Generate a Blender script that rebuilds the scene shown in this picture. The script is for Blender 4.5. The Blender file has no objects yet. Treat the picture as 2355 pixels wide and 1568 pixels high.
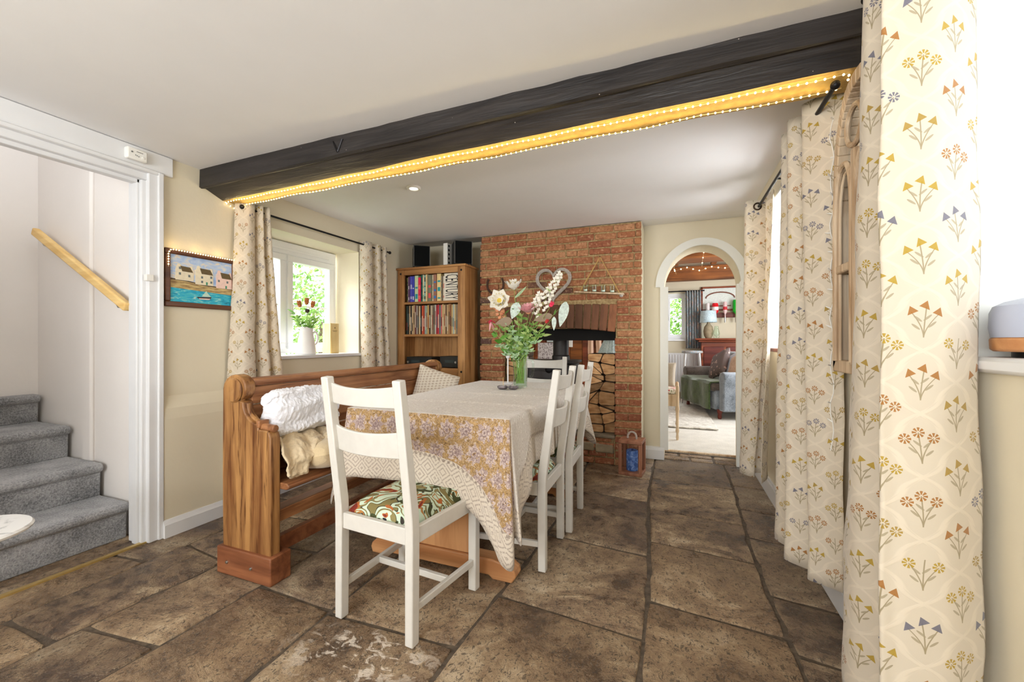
import bpy, bmesh, math, random
from mathutils import Vector, Matrix, noise
PI = math.pi
SC = bpy.context.scene
COL = SC.collection

# ---------------------------------------------------------------- camera
cam_d = bpy.data.cameras.new('camera'); cam = bpy.data.objects.new('camera', cam_d); COL.objects.link(cam)
cam_d.sensor_fit = 'HORIZONTAL'; cam_d.sensor_width = 36.0; cam_d.lens = 950.0/2355.0*36.0
cam_d.clip_start = 0.05; cam_d.clip_end = 80
cam.location = (0, 0, 1.10); cam.rotation_euler = (PI/2, 0, math.radians(21.41))
SC.camera = cam

# ---------------------------------------------------------------- world, lights, exposure
SC.view_settings.view_transform = 'Standard'; SC.view_settings.look = 'None'
SC.view_settings.gamma = 1.0; SC.view_settings.use_curve_mapping = False
SC.view_settings.exposure = 0.42
w = bpy.data.worlds.new('daylight'); SC.world = w; w.use_nodes = True
wt = w.node_tree; wt.nodes.clear()
wo = wt.nodes.new('ShaderNodeOutputWorld'); wb = wt.nodes.new('ShaderNodeBackground')
wb.inputs[0].default_value = (0.93, 0.97, 1.0, 1); wb.inputs[1].default_value = 3.0
wt.links.new(wb.outputs[0], wo.inputs[0])

def portal(name, loc, rot, sx, sy):
    """a wall opening: guides the daylight sampling, gives no light of its own"""
    d = bpy.data.lights.new(name, 'AREA'); d.shape = 'RECTANGLE'; d.size = sx; d.size_y = sy
    d.cycles.is_portal = True
    o = bpy.data.objects.new(name, d); COL.objects.link(o); o.location = loc; o.rotation_euler = rot
    return o
portal('daylight_portal', (-3.03, 2.50, 1.45), (0, -PI/2, 0), 0.95, 1.0)
portal('daylight_portal', (0.99, 2.88, 1.5), (0, PI/2, 0), 0.95, 0.9)
portal('daylight_portal', (0.99, 0.92, 1.55), (0, PI/2, 0), 1.0, 0.66)
portal('daylight_portal', (-0.2, 8.75, 1.57), (PI/2, 0, PI), 0.9, 0.9)
portal('daylight_portal', (1.88, 6.2, 1.5), (0, PI/2, 0), 1.2, 2.4)
portal('daylight_portal', (-1.0, -1.95, 1.45), (PI/2, 0, 0), 2.4, 1.3)  # portal for the opening added in the unseen back wall
def day(name, loc, rot, sx, sy, power, color=(0.95, 0.98, 1.0)):
    """area lamp adding soft daylight near an opening, about its size"""
    d = bpy.data.lights.new(name, 'AREA'); d.shape = 'RECTANGLE'; d.size = sx; d.size_y = sy; d.energy = power; d.color = color
    o = bpy.data.objects.new(name, d); COL.objects.link(o); o.location = loc; o.rotation_euler = rot
    return o
day('daylight_fill', (-3.55, 2.55, 2.40), (0, -PI/2+0.75, 0), 0.9, 1.2, 110)
day('daylight_fill', (1.0, 2.86, 1.5), (0, PI/2, 0), 0.85, 0.85, 17)
day('daylight_fill', (-0.2, 9.4, 2.5), (PI/2-0.7, 0, PI), 0.9, 0.9, 60)
day('daylight_fill', (2.02, 6.2, 1.5), (0, PI/2, 0), 1.15, 2.3, 60)
day('daylight_fill', (-1.0, -1.98, 1.30), (PI/2+0.75, 0, 0), 2.4, 1.1, 75)  # added unseen fill lamp behind the camera, tilted up to brighten the ceiling
SC.cycles.use_denoising = True
SC.cycles.max_bounces = 8; SC.cycles.diffuse_bounces = 5; SC.cycles.glossy_bounces = 4
SC.cycles.transmission_bounces = 8; SC.cycles.transparent_max_bounces = 12
SC.cycles.sample_clamp_indirect = 6.0
SC.cycles.caustics_reflective = False; SC.cycles.caustics_refractive = False

# ---------------------------------------------------------------- node maths helper
class S:
    def __init__(s, t, k): s.t, s.k = t, k
    def _m(s, op, *a, clamp=False):
        n = s.t.nt.nodes.new('ShaderNodeMath'); n.operation = op; n.use_clamp = clamp
        for i, x in enumerate(a):
            if isinstance(x, S): s.t.nt.links.new(x.k, n.inputs[i])
            else: n.inputs[i].default_value = float(x)
        return S(s.t, n.outputs[0])
    def __add__(s, o): return s._m('ADD', s, o)
    __radd__ = __add__
    def __sub__(s, o): return s._m('SUBTRACT', s, o)
    def __rsub__(s, o): return s._m('SUBTRACT', o, s)
    def __mul__(s, o): return s._m('MULTIPLY', s, o)
    __rmul__ = __mul__
    def __truediv__(s, o): return s._m('DIVIDE', s, o)
    def __pow__(s, o): return s._m('POWER', s, o)
    def lt(s, o): return s._m('LESS_THAN', s, o)
    def gt(s, o): return s._m('GREATER_THAN', s, o)
    def abs(s): return s._m('ABSOLUTE', s)
    def floor(s): return s._m('FLOOR', s)
    def round(s): return s._m('ROUND', s)
    def frac(s): return s._m('FRACT', s)
    def sin(s): return s._m('SINE', s)
    def cos(s): return s._m('COSINE', s)
    def sqrt(s): return s._m('SQRT', s)
    def atan2(s, o): return s._m('ARCTAN2', s, o)
    def mn(s, o): return s._m('MINIMUM', s, o)
    def mx(s, o): return s._m('MAXIMUM', s, o)
    def clamp(s): return s._m('ADD', s, 0.0, clamp=True)
    def step(s, a, b):
        n = s.t.nt.nodes.new('ShaderNodeMapRange'); n.interpolation_type = 'SMOOTHSTEP'
        s.t.nt.links.new(s.k, n.inputs[0]); n.inputs[1].default_value = a; n.inputs[2].default_value = b
        return S(s.t, n.outputs[0])

class Mat:
    def __init__(s, name, color=(0.8, 0.8, 0.8), rough=0.6, metal=0.0, spec=0.5, sheen=0.0):
        m = bpy.data.materials.new(name); m.use_nodes = True; s.m = m; s.nt = m.node_tree
        s.b = s.nt.nodes['Principled BSDF']; s.out = s.nt.nodes['Material Output']
        s.b.inputs['Roughness'].default_value = rough; s.b.inputs['Metallic'].default_value = metal
        s.b.inputs['Specular IOR Level'].default_value = spec
        if sheen: s.b.inputs['Sheen Weight'].default_value = sheen
        s.b.inputs['Base Color'].default_value = (*color, 1)
        s._tc = None
    def link(s, a, b): s.nt.links.new(a.k if isinstance(a, S) else a, b)
    def tc(s, which='Object'):
        if s._tc is None: s._tc = s.nt.nodes.new('ShaderNodeTexCoord')
        return s._tc.outputs[which]
    def xyz(s, sock):
        n = s.nt.nodes.new('ShaderNodeSeparateXYZ'); s.link(sock, n.inputs[0])
        return [S(s, o) for o in n.outputs]
    def comb(s, x, y, z=0.0):
        n = s.nt.nodes.new('ShaderNodeCombineXYZ')
        for i, v in enumerate((x, y, z)):
            if isinstance(v, S): s.link(v, n.inputs[i])
            else: n.inputs[i].default_value = v
        return n.outputs[0]
    def mapping(s, sock, scale=(1, 1, 1), rot=(0, 0, 0), loc=(0, 0, 0)):
        n = s.nt.nodes.new('ShaderNodeMapping'); s.link(sock, n.inputs[0])
        n.inputs['Scale'].default_value = scale; n.inputs['Rotation'].default_value = rot; n.inputs['Location'].default_value = loc
        return n.outputs[0]
    def noise(s, vec, scale=5, detail=4, rough=0.55, dist=0.0, out=0):
        n = s.nt.nodes.new('ShaderNodeTexNoise'); s.link(vec, n.inputs['Vector'])
        n.inputs['Scale'].default_value = scale; n.inputs['Detail'].default_value = detail
        n.inputs['Roughness'].default_value = rough; n.inputs['Distortion'].default_value = dist
        return S(s, n.outputs[out])
    def voro(s, vec, scale=5, feature='F1', out='Distance', rnd=1.0):
        n = s.nt.nodes.new('ShaderNodeTexVoronoi'); s.link(vec, n.inputs['Vector']); n.feature = feature
        n.inputs['Scale'].default_value = scale; n.inputs['Randomness'].default_value = rnd
        return S(s, n.outputs[out])
    def white(s, vec, out='Value'):
        n = s.nt.nodes.new('ShaderNodeTexWhiteNoise'); s.link(vec, n.inputs['Vector'])
        return S(s, n.outputs[out])
    def attr(s, name, out='Fac', kind='GEOMETRY'):
        n = s.nt.nodes.new('ShaderNodeAttribute'); n.attribute_name = name; n.attribute_type = kind
        return S(s, n.outputs[out])
    def ramp(s, f, stops, interp='LINEAR'):
        n = s.nt.nodes.new('ShaderNodeValToRGB'); s.link(f, n.inputs[0]); cr = n.color_ramp; cr.interpolation = interp
        while len(cr.elements) < len(stops): cr.elements.new(0.5)
        for e, (p, c) in zip(cr.elements, stops): e.position = p; e.color = (*c, 1)
        return S(s, n.outputs[0])
    def mix(s, f, a, b, mode='MIX'):
        n = s.nt.nodes.new('ShaderNodeMix'); n.data_type = 'RGBA'; n.blend_type = mode
        for k, v in ((0, f), (6, a), (7, b)):
            if isinstance(v, S): s.link(v, n.inputs[k])
            elif k == 0: n.inputs[0].default_value = v
            else: n.inputs[k].default_value = (*v, 1)
        return S(s, n.outputs[2])
    def col(s, c): s.link(c, s.b.inputs['Base Color']); return s
    def rough(s, r): s.link(r, s.b.inputs['Roughness']); return s
    def bump(s, h, strength=0.3, dist=0.01):
        n = s.nt.nodes.new('ShaderNodeBump'); s.link(h, n.inputs['Height'])
        n.inputs['Strength'].default_value = strength; n.inputs['Distance'].default_value = dist
        s.link(n.outputs[0], s.b.inputs['Normal']); return s

def srgb(r, g, b):
    f = lambda c: (c/255/12.92) if c/255 <= 0.04045 else ((c/255+0.055)/1.055)**2.4
    return (f(r), f(g), f(b))

# ---------------------------------------------------------------- materials
MT = {}
def plain(name, c, rough=0.6, metal=0.0, spec=0.5, nb=0.0, ns=60, sheen=0.0, var=0.06):
    m = Mat(name, c, rough, metal, spec, sheen)
    o = m.tc(); n = m.noise(o, ns, 3)
    lo = tuple(x*(1-var) for x in c); hi = tuple(min(1, x*(1+var)) for x in c)
    m.col(m.ramp(n, [(0.3, lo), (0.7, hi)]))
    if nb: m.bump(n, nb, 0.004)
    MT[name] = m.m; return m.m
def emis(name, c, e):
    m = Mat(name, c); m.b.inputs['Emission Color'].default_value = (*c, 1); m.b.inputs['Emission Strength'].default_value = e
    MT[name] = m.m; return m.m
def plaster(name, c, bump=0.25):
    m = Mat(name, c, 0.85, spec=0.25); o = m.tc()
    n = m.noise(o, 3.0, 5); n2 = m.noise(o, 45, 3)
    m.col(m.ramp(n, [(0.25, tuple(x*0.96 for x in c)), (0.75, c)]))
    m.bump(n*1.0 + n2*0.08, bump, 0.02); MT[name] = m.m; return m.m
def wood(name, dark, light, axis=2, rough=0.45, scale=1.0, knots=0.5, bump=0.12):
    m = Mat(name, light, rough, spec=0.4); o = m.tc()
    sc = [22*scale]*3; sc[axis] = 1.6*scale
    v = m.mapping(o, tuple(sc))
    n = m.noise(v, 1.0, 5, 0.6, 0.6); n2 = m.noise(m.mapping(o, tuple(x*0.35 for x in sc)), 1.0, 3, 0.5, 1.2)
    n3 = m.noise(o, 4.5, 2)
    f = (n*0.55 + n2*0.45)
    c = m.ramp(f, [(0.36, dark), (0.48, tuple((a+b)/2 for a, b in zip(dark, light))), (0.58, light)])
    st = m.noise(m.mapping(o, tuple(x*2.2 for x in sc)), 1.0, 4, 0.6, 0.3); c = m.mix(st.step(0.52, 0.66)*knots, c, tuple(x*0.72 for x in dark))
    kd = m.voro(m.mapping(o, tuple((1.2 if i == axis else 5.0)*scale for i in range(3))), 1.0)
    k = kd.step(0.10, 0.02)
    c = m.mix(k*knots, c, tuple(x*0.45 for x in dark))
    c = m.mix(n3.step(0.4, 0.7)*0.25, c, tuple(x*0.8 for x in dark))
    m.col(c); m.bump(f, bump, 0.004); MT[name] = m.m; return m.m

plaster('cream_plaster', srgb(226, 216, 192))
plaster('white_plaster', srgb(238, 237, 237), 0.12)
plaster('stair_plaster', srgb(232, 226, 221), 0.2)
plaster('reveal_plaster', srgb(240, 240, 234), 0.15)
plain('white_gloss', srgb(226, 226, 227), 0.35, nb=0.03, ns=8, var=0.02)
plain('upvc', srgb(245, 247, 250), 0.3, var=0.01)
plain('chair_paint', srgb(216, 212, 205), 0.42, nb=0.06, ns=25, var=0.03)
plain('black_metal', srgb(34, 32, 33), 0.45, 0.6)
plain('bronze', srgb(70, 52, 38), 0.35, 0.8)
plain('steel', srgb(190, 190, 188), 0.3, 1.0)
plain('stove_iron', srgb(62, 58, 58), 0.5, 0.4, nb=0.1)
plain('speaker_black', srgb(26, 27, 25), 0.55)
plain('speaker_grille', srgb(16, 17, 17), 0.95, spec=0.1, nb=0.3, ns=400)
plain('white_plastic', srgb(238, 236, 230), 0.4, var=0.01)
plain('grey_mark', srgb(120, 120, 116), 0.5)
plain('soot', srgb(14, 12, 11), 0.9)
wood('pew_wood', srgb(104, 58, 28), srgb(186, 138, 84), 2, 0.42, 1.0, 0.8)
wood('pew_rail_wood', srgb(112, 66, 40), srgb(180, 126, 84), 1, 0.40, 1.0, 0.5)
wood('pew_base_wood', srgb(108, 60, 38), srgb(160, 102, 68), 0, 0.42, 0.8, 0.3)
wood('bookcase_pine', srgb(136, 88, 46), srgb(196, 146, 92), 2, 0.45, 0.8, 0.4)
wood('bookcase_pine_flat', srgb(136, 88, 46), srgb(196, 146, 92), 0, 0.45, 0.8, 0.2)
wood('table_oak', srgb(170, 112, 68), srgb(214, 160, 110), 2, 0.45, 0.7, 0.15)
wood('table_oak_flat', srgb(170, 112, 68), srgb(214, 160, 110), 0, 0.45, 0.7, 0.15)
wood('pale_pine', srgb(222, 178, 104), srgb(240, 206, 140), 0, 0.5, 1.0, 0.1)
wood('box_pine', srgb(222, 190, 120), srgb(238, 214, 158), 2, 0.5, 1.0, 0.1)
wood('mahogany', srgb(92, 40, 24), srgb(160, 82, 52), 0, 0.3, 0.6, 0.1)
wood('beam_oak', srgb(88, 46, 20), srgb(160, 96, 46), 0, 0.55, 0.5, 0.3)
wood('frame_brown', srgb(66, 36, 20), srgb(120, 74, 46), 1, 0.35, 1.0, 0.2)
wood('lantern_wood', srgb(122, 72, 50), srgb(176, 122, 92), 2, 0.55, 1.0, 0.2)
wood('wine_wood', srgb(70, 26, 20), srgb(120, 50, 38), 0, 0.4, 1.0, 0.1)
wood('limed_wood', srgb(170, 136, 100), srgb(226, 204, 174), 2, 0.6, 1.4, 0.2)

def mk_blackbeam():
    m = Mat('black_beam', srgb(40, 37, 36), 0.42, spec=0.4); o = m.tc()
    n = m.noise(m.mapping(o, (1.5, 20, 20)), 1.5, 5, 0.6, 0.5); sp = m.voro(o, 22)
    c = m.ramp(n, [(0.3, srgb(30, 27, 27)), (0.7, srgb(56, 51, 49))])
    m.col(m.mix(sp.lt(0.045)*m.noise(o, 9, 2).gt(0.55), c, srgb(190, 180, 170)))
    m.bump(n, 0.5, 0.01); MT['black_beam'] = m.m
mk_blackbeam()
def mk_flag():
    m = Mat('flagstone', (0.2, 0.15, 0.1), 0.4, spec=0.45); o = m.tc(); t = m.attr('tone'); x, y, z = m.xyz(o)
    off = m.comb(t*37.0, t*19.0, t*7.0)
    va = m.nt.nodes.new('ShaderNodeVectorMath'); va.operation = 'ADD'; m.link(o, va.inputs[0]); m.link(off, va.inputs[1]); p = va.outputs[0]
    lay = m.noise(m.mapping(p, (1.0, 1.3, 1)), 2.8, 9, 0.66, 0.7)
    lay2 = m.noise(p, 15, 8, 0.74, 0.3)
    pit = m.noise(m.mapping(p, (1.5, 1, 1)), 55, 6, 0.75, 0.8)
    spk = m.noise(p, 140, 3, 0.7, 0.3)
    big = m.noise(o, 1.3, 3)
    h = lay*0.52 + lay2*0.34 + pit*0.20
    c = m.ramp(h, [(0.43, srgb(70, 56, 47)), (0.48, srgb(112, 90, 72)), (0.525, srgb(150, 125, 99)), (0.57, srgb(180, 156, 125)), (0.64, srgb(216, 197, 168))])
    c = m.mix(t.step(0.5, 1.0)*0.40, c, srgb(92, 76, 64))
    c = m.mix((1-t).step(0.55, 1.0)*0.35, c, srgb(172, 142, 108))
    c = m.mix(pit.step(0.53, 0.58)*0.8, c, srgb(62, 50, 43))
    c = m.mix(spk.step(0.56, 0.66)*0.35, c, srgb(196, 176, 148))
    c = m.mix(big.step(0.45, 0.7)*0.22, c, srgb(100, 90, 80))
    # pale limewash stains near the chair
    dx = x+1.02; dy = y-1.17; rr = ((dx*dx)*3.0 + (dy*dy)*9.0 + dx*dy*(-3.0)).sqrt()
    st = rr.step(0.62, 0.15)*m.noise(m.mapping(o, (1, 1.6, 1), (0, 0, 0.5)), 13, 4, 0.6, 1.0).step(0.53, 0.60)
    c = m.mix(st*0.9, c, srgb(236, 222, 206))
    m.col(c); m.rough((h.step(0.42, 0.62)*0.34) + 0.20)
    m.bump(lay.step(0.3, 0.7)*0.8 + lay2*0.9 + pit*0.34, 0.85, 0.014); MT['flagstone'] = m.m
    g = Mat('grout', srgb(84, 72, 60), 0.8); n = g.noise(g.tc(), 40, 4)
    g.col(g.ramp(n, [(0.3, srgb(66, 56, 47)), (0.7, srgb(106, 92, 76))])); g.bump(n, 0.6, 0.01); MT['grout'] = g.m
mk_flag()
def mk_carpet(name, dark, light, s=220, bump=0.8):
    m = Mat(name, light, 0.95, spec=0.1, sheen=0.3); o = m.tc()
    n = m.noise(o, s, 3, 0.7); n2 = m.noise(o, 7, 4)
    m.col(m.ramp(n*0.6 + n2*0.4, [(0.36, dark), (0.62, light)])); m.bump(n, bump, 0.006); MT[name] = m.m
mk_carpet('stair_carpet', srgb(96, 96, 98), srgb(178, 177, 178), 130)
mk_carpet('pale_carpet', srgb(196, 192, 184), srgb(226, 222, 214), 90, 0.4)
mk_carpet('rug_wool', srgb(176, 168, 156), srgb(238, 234, 226), 26, 1.0)
def mk_brick():
    m = Mat('brick', (0.5, 0.25, 0.15), 0.85, spec=0.2); o = m.tc(); t = m.attr('tone'); x, y, z = m.xyz(o)
    n = m.noise(o, 38, 5, 0.65); n2 = m.noise(o, 9, 3)
    c = m.ramp(t, [(0.0, srgb(140, 82, 60)), (0.25, srgb(156, 96, 68)), (0.5, srgb(164, 110, 76)), (0.78, srgb(184, 134, 98)), (0.92, srgb(140, 90, 66)), (1.0, srgb(96, 74, 68))])
    c = m.mix(n.step(0.52, 0.68)*0.6, c, srgb(214, 170, 132))
    c = m.mix(n.step(0.48, 0.36)*0.6, c, srgb(112, 68, 50))
    c = m.mix(n2.step(0.5, 0.75)*0.25, c, srgb(190, 150, 100))
    m.col(c); m.bump(n, 0.6, 0.008); MT['brick'] = m.m
    a = Mat('arch_brick', (0.3, 0.2, 0.1), 0.8, spec=0.25); o = a.tc(); t = a.attr('tone')
    n = a.noise(a.mapping(o, (30, 30, 5)), 1, 5, 0.6)
    c = a.ramp(t, [(0.0, srgb(92, 64, 48)), (0.5, srgb(118, 82, 62)), (1.0, srgb(164, 108, 76))])
    a.col(a.mix(n.step(0.45, 0.65)*0.5, c, srgb(84, 58, 46))); a.bump(n, 0.4, 0.006); MT['arch_brick'] = a.m
    g = Mat('mortar', srgb(176, 146, 98), 0.9, spec=0.1); o = g.tc(); n = g.noise(o, 60, 4)
    g.col(g.ramp(n, [(0.3, srgb(140, 114, 76)), (0.7, srgb(196, 172, 128))])); g.bump(n, 0.5, 0.006); MT['mortar'] = g.m
mk_brick()

def flower_print(name, base, scale=1.0, backing=None):
    """embroidered sprigs of daisies and bells inside an ogee trellis; uses the cloth's UV in metres"""
    m = Mat(name, base, 0.62, spec=0.25, sheen=0.25); u, v, _ = m.xyz(m.tc('UV'))
    W, H = 0.135*scale, 0.127*scale
    a = u/W; b = v/H
    i0, j0 = a.round(), b.round(); a1 = a-i0; b1 = b-j0
    i1, j1 = (a-0.5).floor()+0.5+0.0, (b-0.5).floor()+0.5
    i1 = (a-0.5).round()+0.5; j1 = (b-0.5).round()+0.5
    a2 = a-i1; b2 = b-j1
    d0 = a1.abs()+b1.abs(); d1 = a2.abs()+b2.abs()
    sel = d1.lt(d0)
    fa = a1 + (a2-a1)*sel; fb = b1 + (b2-b1)*sel; ci = i0 + (i1-i0)*sel; cj = j0 + (j1-j0)*sel
    # trellis
    wob = (fb*(2*PI)).sin()*0.045*((fa+0.0001)/((fa.abs())+0.0001))
    edge = (fa.abs()+fb.abs()+ ((fb.abs()*4*PI).sin()*0.05) - 0.485).abs()
    trel = edge.step(0.055, 0.02)
    x = fa*W; y = fb*H
    seed = m.comb(ci*3.17+0.3, cj*7.31+0.7, 1.0)
    nt = m.white(seed); nt2 = m.white(m.comb(ci*5.1+2.2, cj*1.9+4.4, 3.0)); flip = (nt2.gt(0.5)*2-1)
    x = x*flip
    K = scale
    heads = [(-0.021*K, 0.016*K), (0.004*K, 0.026*K), (0.026*K, 0.012*K)]
    isbell = nt.gt(0.5)
    stem = None; fl = None
    for k, (hx, hy) in enumerate(heads):
        tt = ((y+0.036*K)/(hy+0.036*K)); tc = tt.clamp()
        cx = (tc**1.7)*hx
        s = (x-cx).abs().step(0.0016*K, 0.0006*K)*tt.gt(0.0)*tt.lt(1.0)
        stem = s if stem is None else stem.mx(s)
        dx = x-hx; dy = y-hy; r = (dx*dx+dy*dy).sqrt(); th = dy.atan2(dx)
        daisy = r.lt(0.0105*K)*r.gt(0.003*K)*((th*8.0).cos().gt(-0.35))
        bx = dx*0.8+dy*0.6*(1 if hx > 0 else -1); by = dy*0.8-dx*0.6*(1 if hx > 0 else -1)
        bell = (bx.abs()/(0.0045*K) + 0.0).lt(1.0+((by/(0.009*K))))*by.abs().lt(0.0085*K)
        f = daisy + (bell-daisy)*isbell
        if k == 1: f = f*(nt2.step(0.2, 0.21).mx(isbell))
        fl = f if fl is None else fl.mx(f)
    # leaves on the stems
    for (lx, ly, sg) in ((-0.013, -0.014, -1), (0.014, -0.010, 1), (0.006, 0.004, 1), (-0.010, 0.002, -1)):
        dx = x-lx*K; dy = y-ly*K; p = dx*0.75*sg+dy*0.66; q = dy*0.75-dx*0.66*sg
        lf = ((p*p)/((0.009*K)**2) + (q*q)/((0.0022*K)**2)).lt(1.0)
        stem = stem.mx(lf*0.8)
    cid = m.white(m.comb(ci*9.7+1.2, cj*4.3+0.1, 8.0))
    fcol = m.ramp(cid, [(0.0, srgb(190, 156, 40)), (0.36, srgb(176, 116, 44)), (0.62, srgb(116, 114, 130)), (0.86, srgb(180, 146, 56))], 'CONSTANT')
    wv = m.noise(m.comb(u*1.0, v*1.0), 900, 2)
    c = m.mix(trel*0.55, base, tuple(min(1, k*1.12+0.03) for k in base))
    c = m.mix(stem*0.75, c, srgb(150, 132, 88)); c = m.mix(fl*0.92, c, fcol)
    m.col(c); m.bump(wv*0.15 + trel*0.6 + fl*0.6, 0.35, 0.0015)
    # a little daylight passes through the cloth
    tr = m.nt.nodes.new('ShaderNodeBsdfTranslucent'); mx = m.nt.nodes.new('ShaderNodeMixShader'); mx.inputs[0].default_value = 0.22
    m.link(c, tr.inputs[0]); m.link(m.b.outputs[0], mx.inputs[1]); m.link(tr.outputs[0], mx.inputs[2]); m.link(mx.outputs[0], m.out.inputs[0])
    MT[name] = m.m
flower_print('curtain_print', srgb(228, 216, 196))

def mk_cloth():
    m = Mat('tablecloth_print', (0.8, 0.75, 0.7), 0.8, spec=0.2, sheen=0.2)
    u, v, _ = m.xyz(m.tc('UV')); hd = m.attr('hem'); fr = m.attr('front'); p = m.comb(u, v)
    # ochre border with lilac blooms
    W = 0.095; a = u/W; jb = (v/W).floor(); a = a + (jb*0.5)
    fa = a.frac()-0.5; fb = (v/W).frac()-0.5; r = (fa*fa+fb*fb).sqrt(); th = fb.atan2(fa)
    n2 = m.noise(p, 38, 3, 0.6, 1.5)
    pet = ((th*8.0).cos()*0.06 + 0.40 - r + (n2-0.5)*0.45).gt(0.0)
    core = ((r-0.17).abs().lt(0.02)+r.lt(0.06)+((th*9.0).cos().lt(-0.75)*r.lt(0.3))).clamp()
    n = m.noise(p, 90, 4, 0.7, 1.2); n2 = m.noise(p, 38, 3, 0.6, 1.5)
    n = m.noise(p, 75, 4, 0.65, 2.2); och = m.ramp(n, [(0.34, srgb(128, 100, 72)), (0.43, srgb(176, 140, 88)), (0.54, srgb(196, 158, 100)), (0.60, srgb(196, 174, 152)), (0.68, srgb(150, 124, 112))])
    lil = m.mix(n2.step(0.45, 0.6), srgb(206, 188, 180), srgb(168, 146, 140))
    n3 = m.noise(p, 52, 5, 0.7, 1.8); vine = (n3-0.5).abs().step(0.035, 0.012)
    och = m.mix(vine*0.8, och, srgb(104, 84, 66)); och = m.mix(n3.step(0.58, 0.62), och, srgb(206, 190, 176))
    band = m.mix(pet*n2.step(0.38, 0.46), och, lil); band = m.mix(pet*core*0.6, band, srgb(112, 86, 90)); band = m.mix(n.lt(0.40)*0.5, band, srgb(96, 76, 62))
    # diamonds at the hem
    Wd = 0.08; da = ((u/Wd).frac()-0.5).abs(); db = (((hd-0.005)/Wd).frac()-0.5).abs(); d = da+db
    lines = ((d*26.0).sin()).gt(0.35)*(m.noise(p, 160, 2).gt(0.42))
    dia = m.mix(lines*0.5, srgb(212, 200, 184), srgb(128, 108, 98))
    dash = ((hd-0.135).abs().lt(0.006))*((u*260.0).sin().gt(0))
    dia = m.mix(dash*0.6, dia, srgb(120, 100, 90))
    # quiet field
    f1 = m.voro(p, 46); f2 = m.noise(p, 120, 4, 0.7, 0.8)
    field = m.ramp(f2, [(0.38, srgb(186, 174, 162)), (0.48, srgb(218, 210, 200)), (0.62, srgb(236, 231, 223))])
    field = m.mix(f1.step(0.30, 0.38)*f2.step(0.4, 0.6)*0.5, field, srgb(186, 172, 162))
    c = m.mix(fr, field, band)
    c = m.mix(hd.lt(0.145), c, dia)
    m.col(c); m.bump(m.noise(p, 600, 2)*0.3 + m.noise(p, 30, 3), 0.15, 0.003); MT['tablecloth_print'] = m.m
mk_cloth()
def mk_seat():
    m = Mat('seat_print', (0.5, 0.5, 0.4), 0.75, spec=0.2); o = m.tc(); sc = m.mapping(o, (1, 1.0, 1.0))
    n = m.noise(sc, 5.5, 1.2, 0.35, 2.8); n2 = m.noise(m.mapping(o, (1, 1, 1), (0, 0, 0.8), (3, 1, 2)), 8, 1, 0.4, 2.2)
    c = m.ramp(n, [(0.0, srgb(130, 118, 74)), (0.37, srgb(60, 54, 46)), (0.385, srgb(200, 216, 194)), (0.455, srgb(60, 54, 46)), (0.465, srgb(142, 130, 84)), (0.51, srgb(202, 218, 196)), (0.575, srgb(52, 54, 62)), (0.585, srgb(178, 124, 66)), (0.625, srgb(196, 214, 194))], 'CONSTANT')
    c = m.mix(n2.gt(0.635), c, srgb(176, 104, 56)); c = m.mix(n2.lt(0.37), c, srgb(70, 74, 44))
    c = m.mix(n2.gt(0.69), c, srgb(128, 50, 40))
    m.col(c); MT['seat_print'] = m.m
mk_seat()
def fabric(name, c, s=180, bump=0.4, c2=None, rough=0.9):
    m = Mat(name, c, rough, spec=0.15, sheen=0.4); o = m.tc(); n = m.noise(o, s, 3, 0.6); n2 = m.noise(o, 9, 3)
    m.col(m.ramp(n*0.5+n2*0.5, [(0.35, c2 or tuple(x*0.85 for x in c)), (0.6, c)])); m.bump(n, bump, 0.004); MT[name] = m.m
fabric('white_fleece', srgb(242, 242, 248), 120, 0.7); fabric('beige_throw', srgb(224, 204, 170), 90, 0.6)
fabric('beige_cushion', srgb(222, 200, 160), 200, 0.2); fabric('green_velvet', srgb(74, 96, 48), 40, 0.3, srgb(44, 60, 30), 0.7)
fabric('grey_tweed', srgb(140, 148, 158), 90, 0.6, srgb(84, 90, 98)); fabric('taupe_cushion', srgb(196, 184, 170), 150, 0.3)
fabric('dark_tweed', srgb(104, 92, 84), 90, 0.5, srgb(70, 62, 58)); fabric('peach_cushion', srgb(216, 178, 150), 30, 0.4, srgb(180, 140, 110))
fabric('pale_blue_cushion', srgb(206, 210, 226), 60, 0.2); fabric('linen_shade', srgb(206, 222, 228), 60, 0.3, srgb(150, 172, 184))
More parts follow.
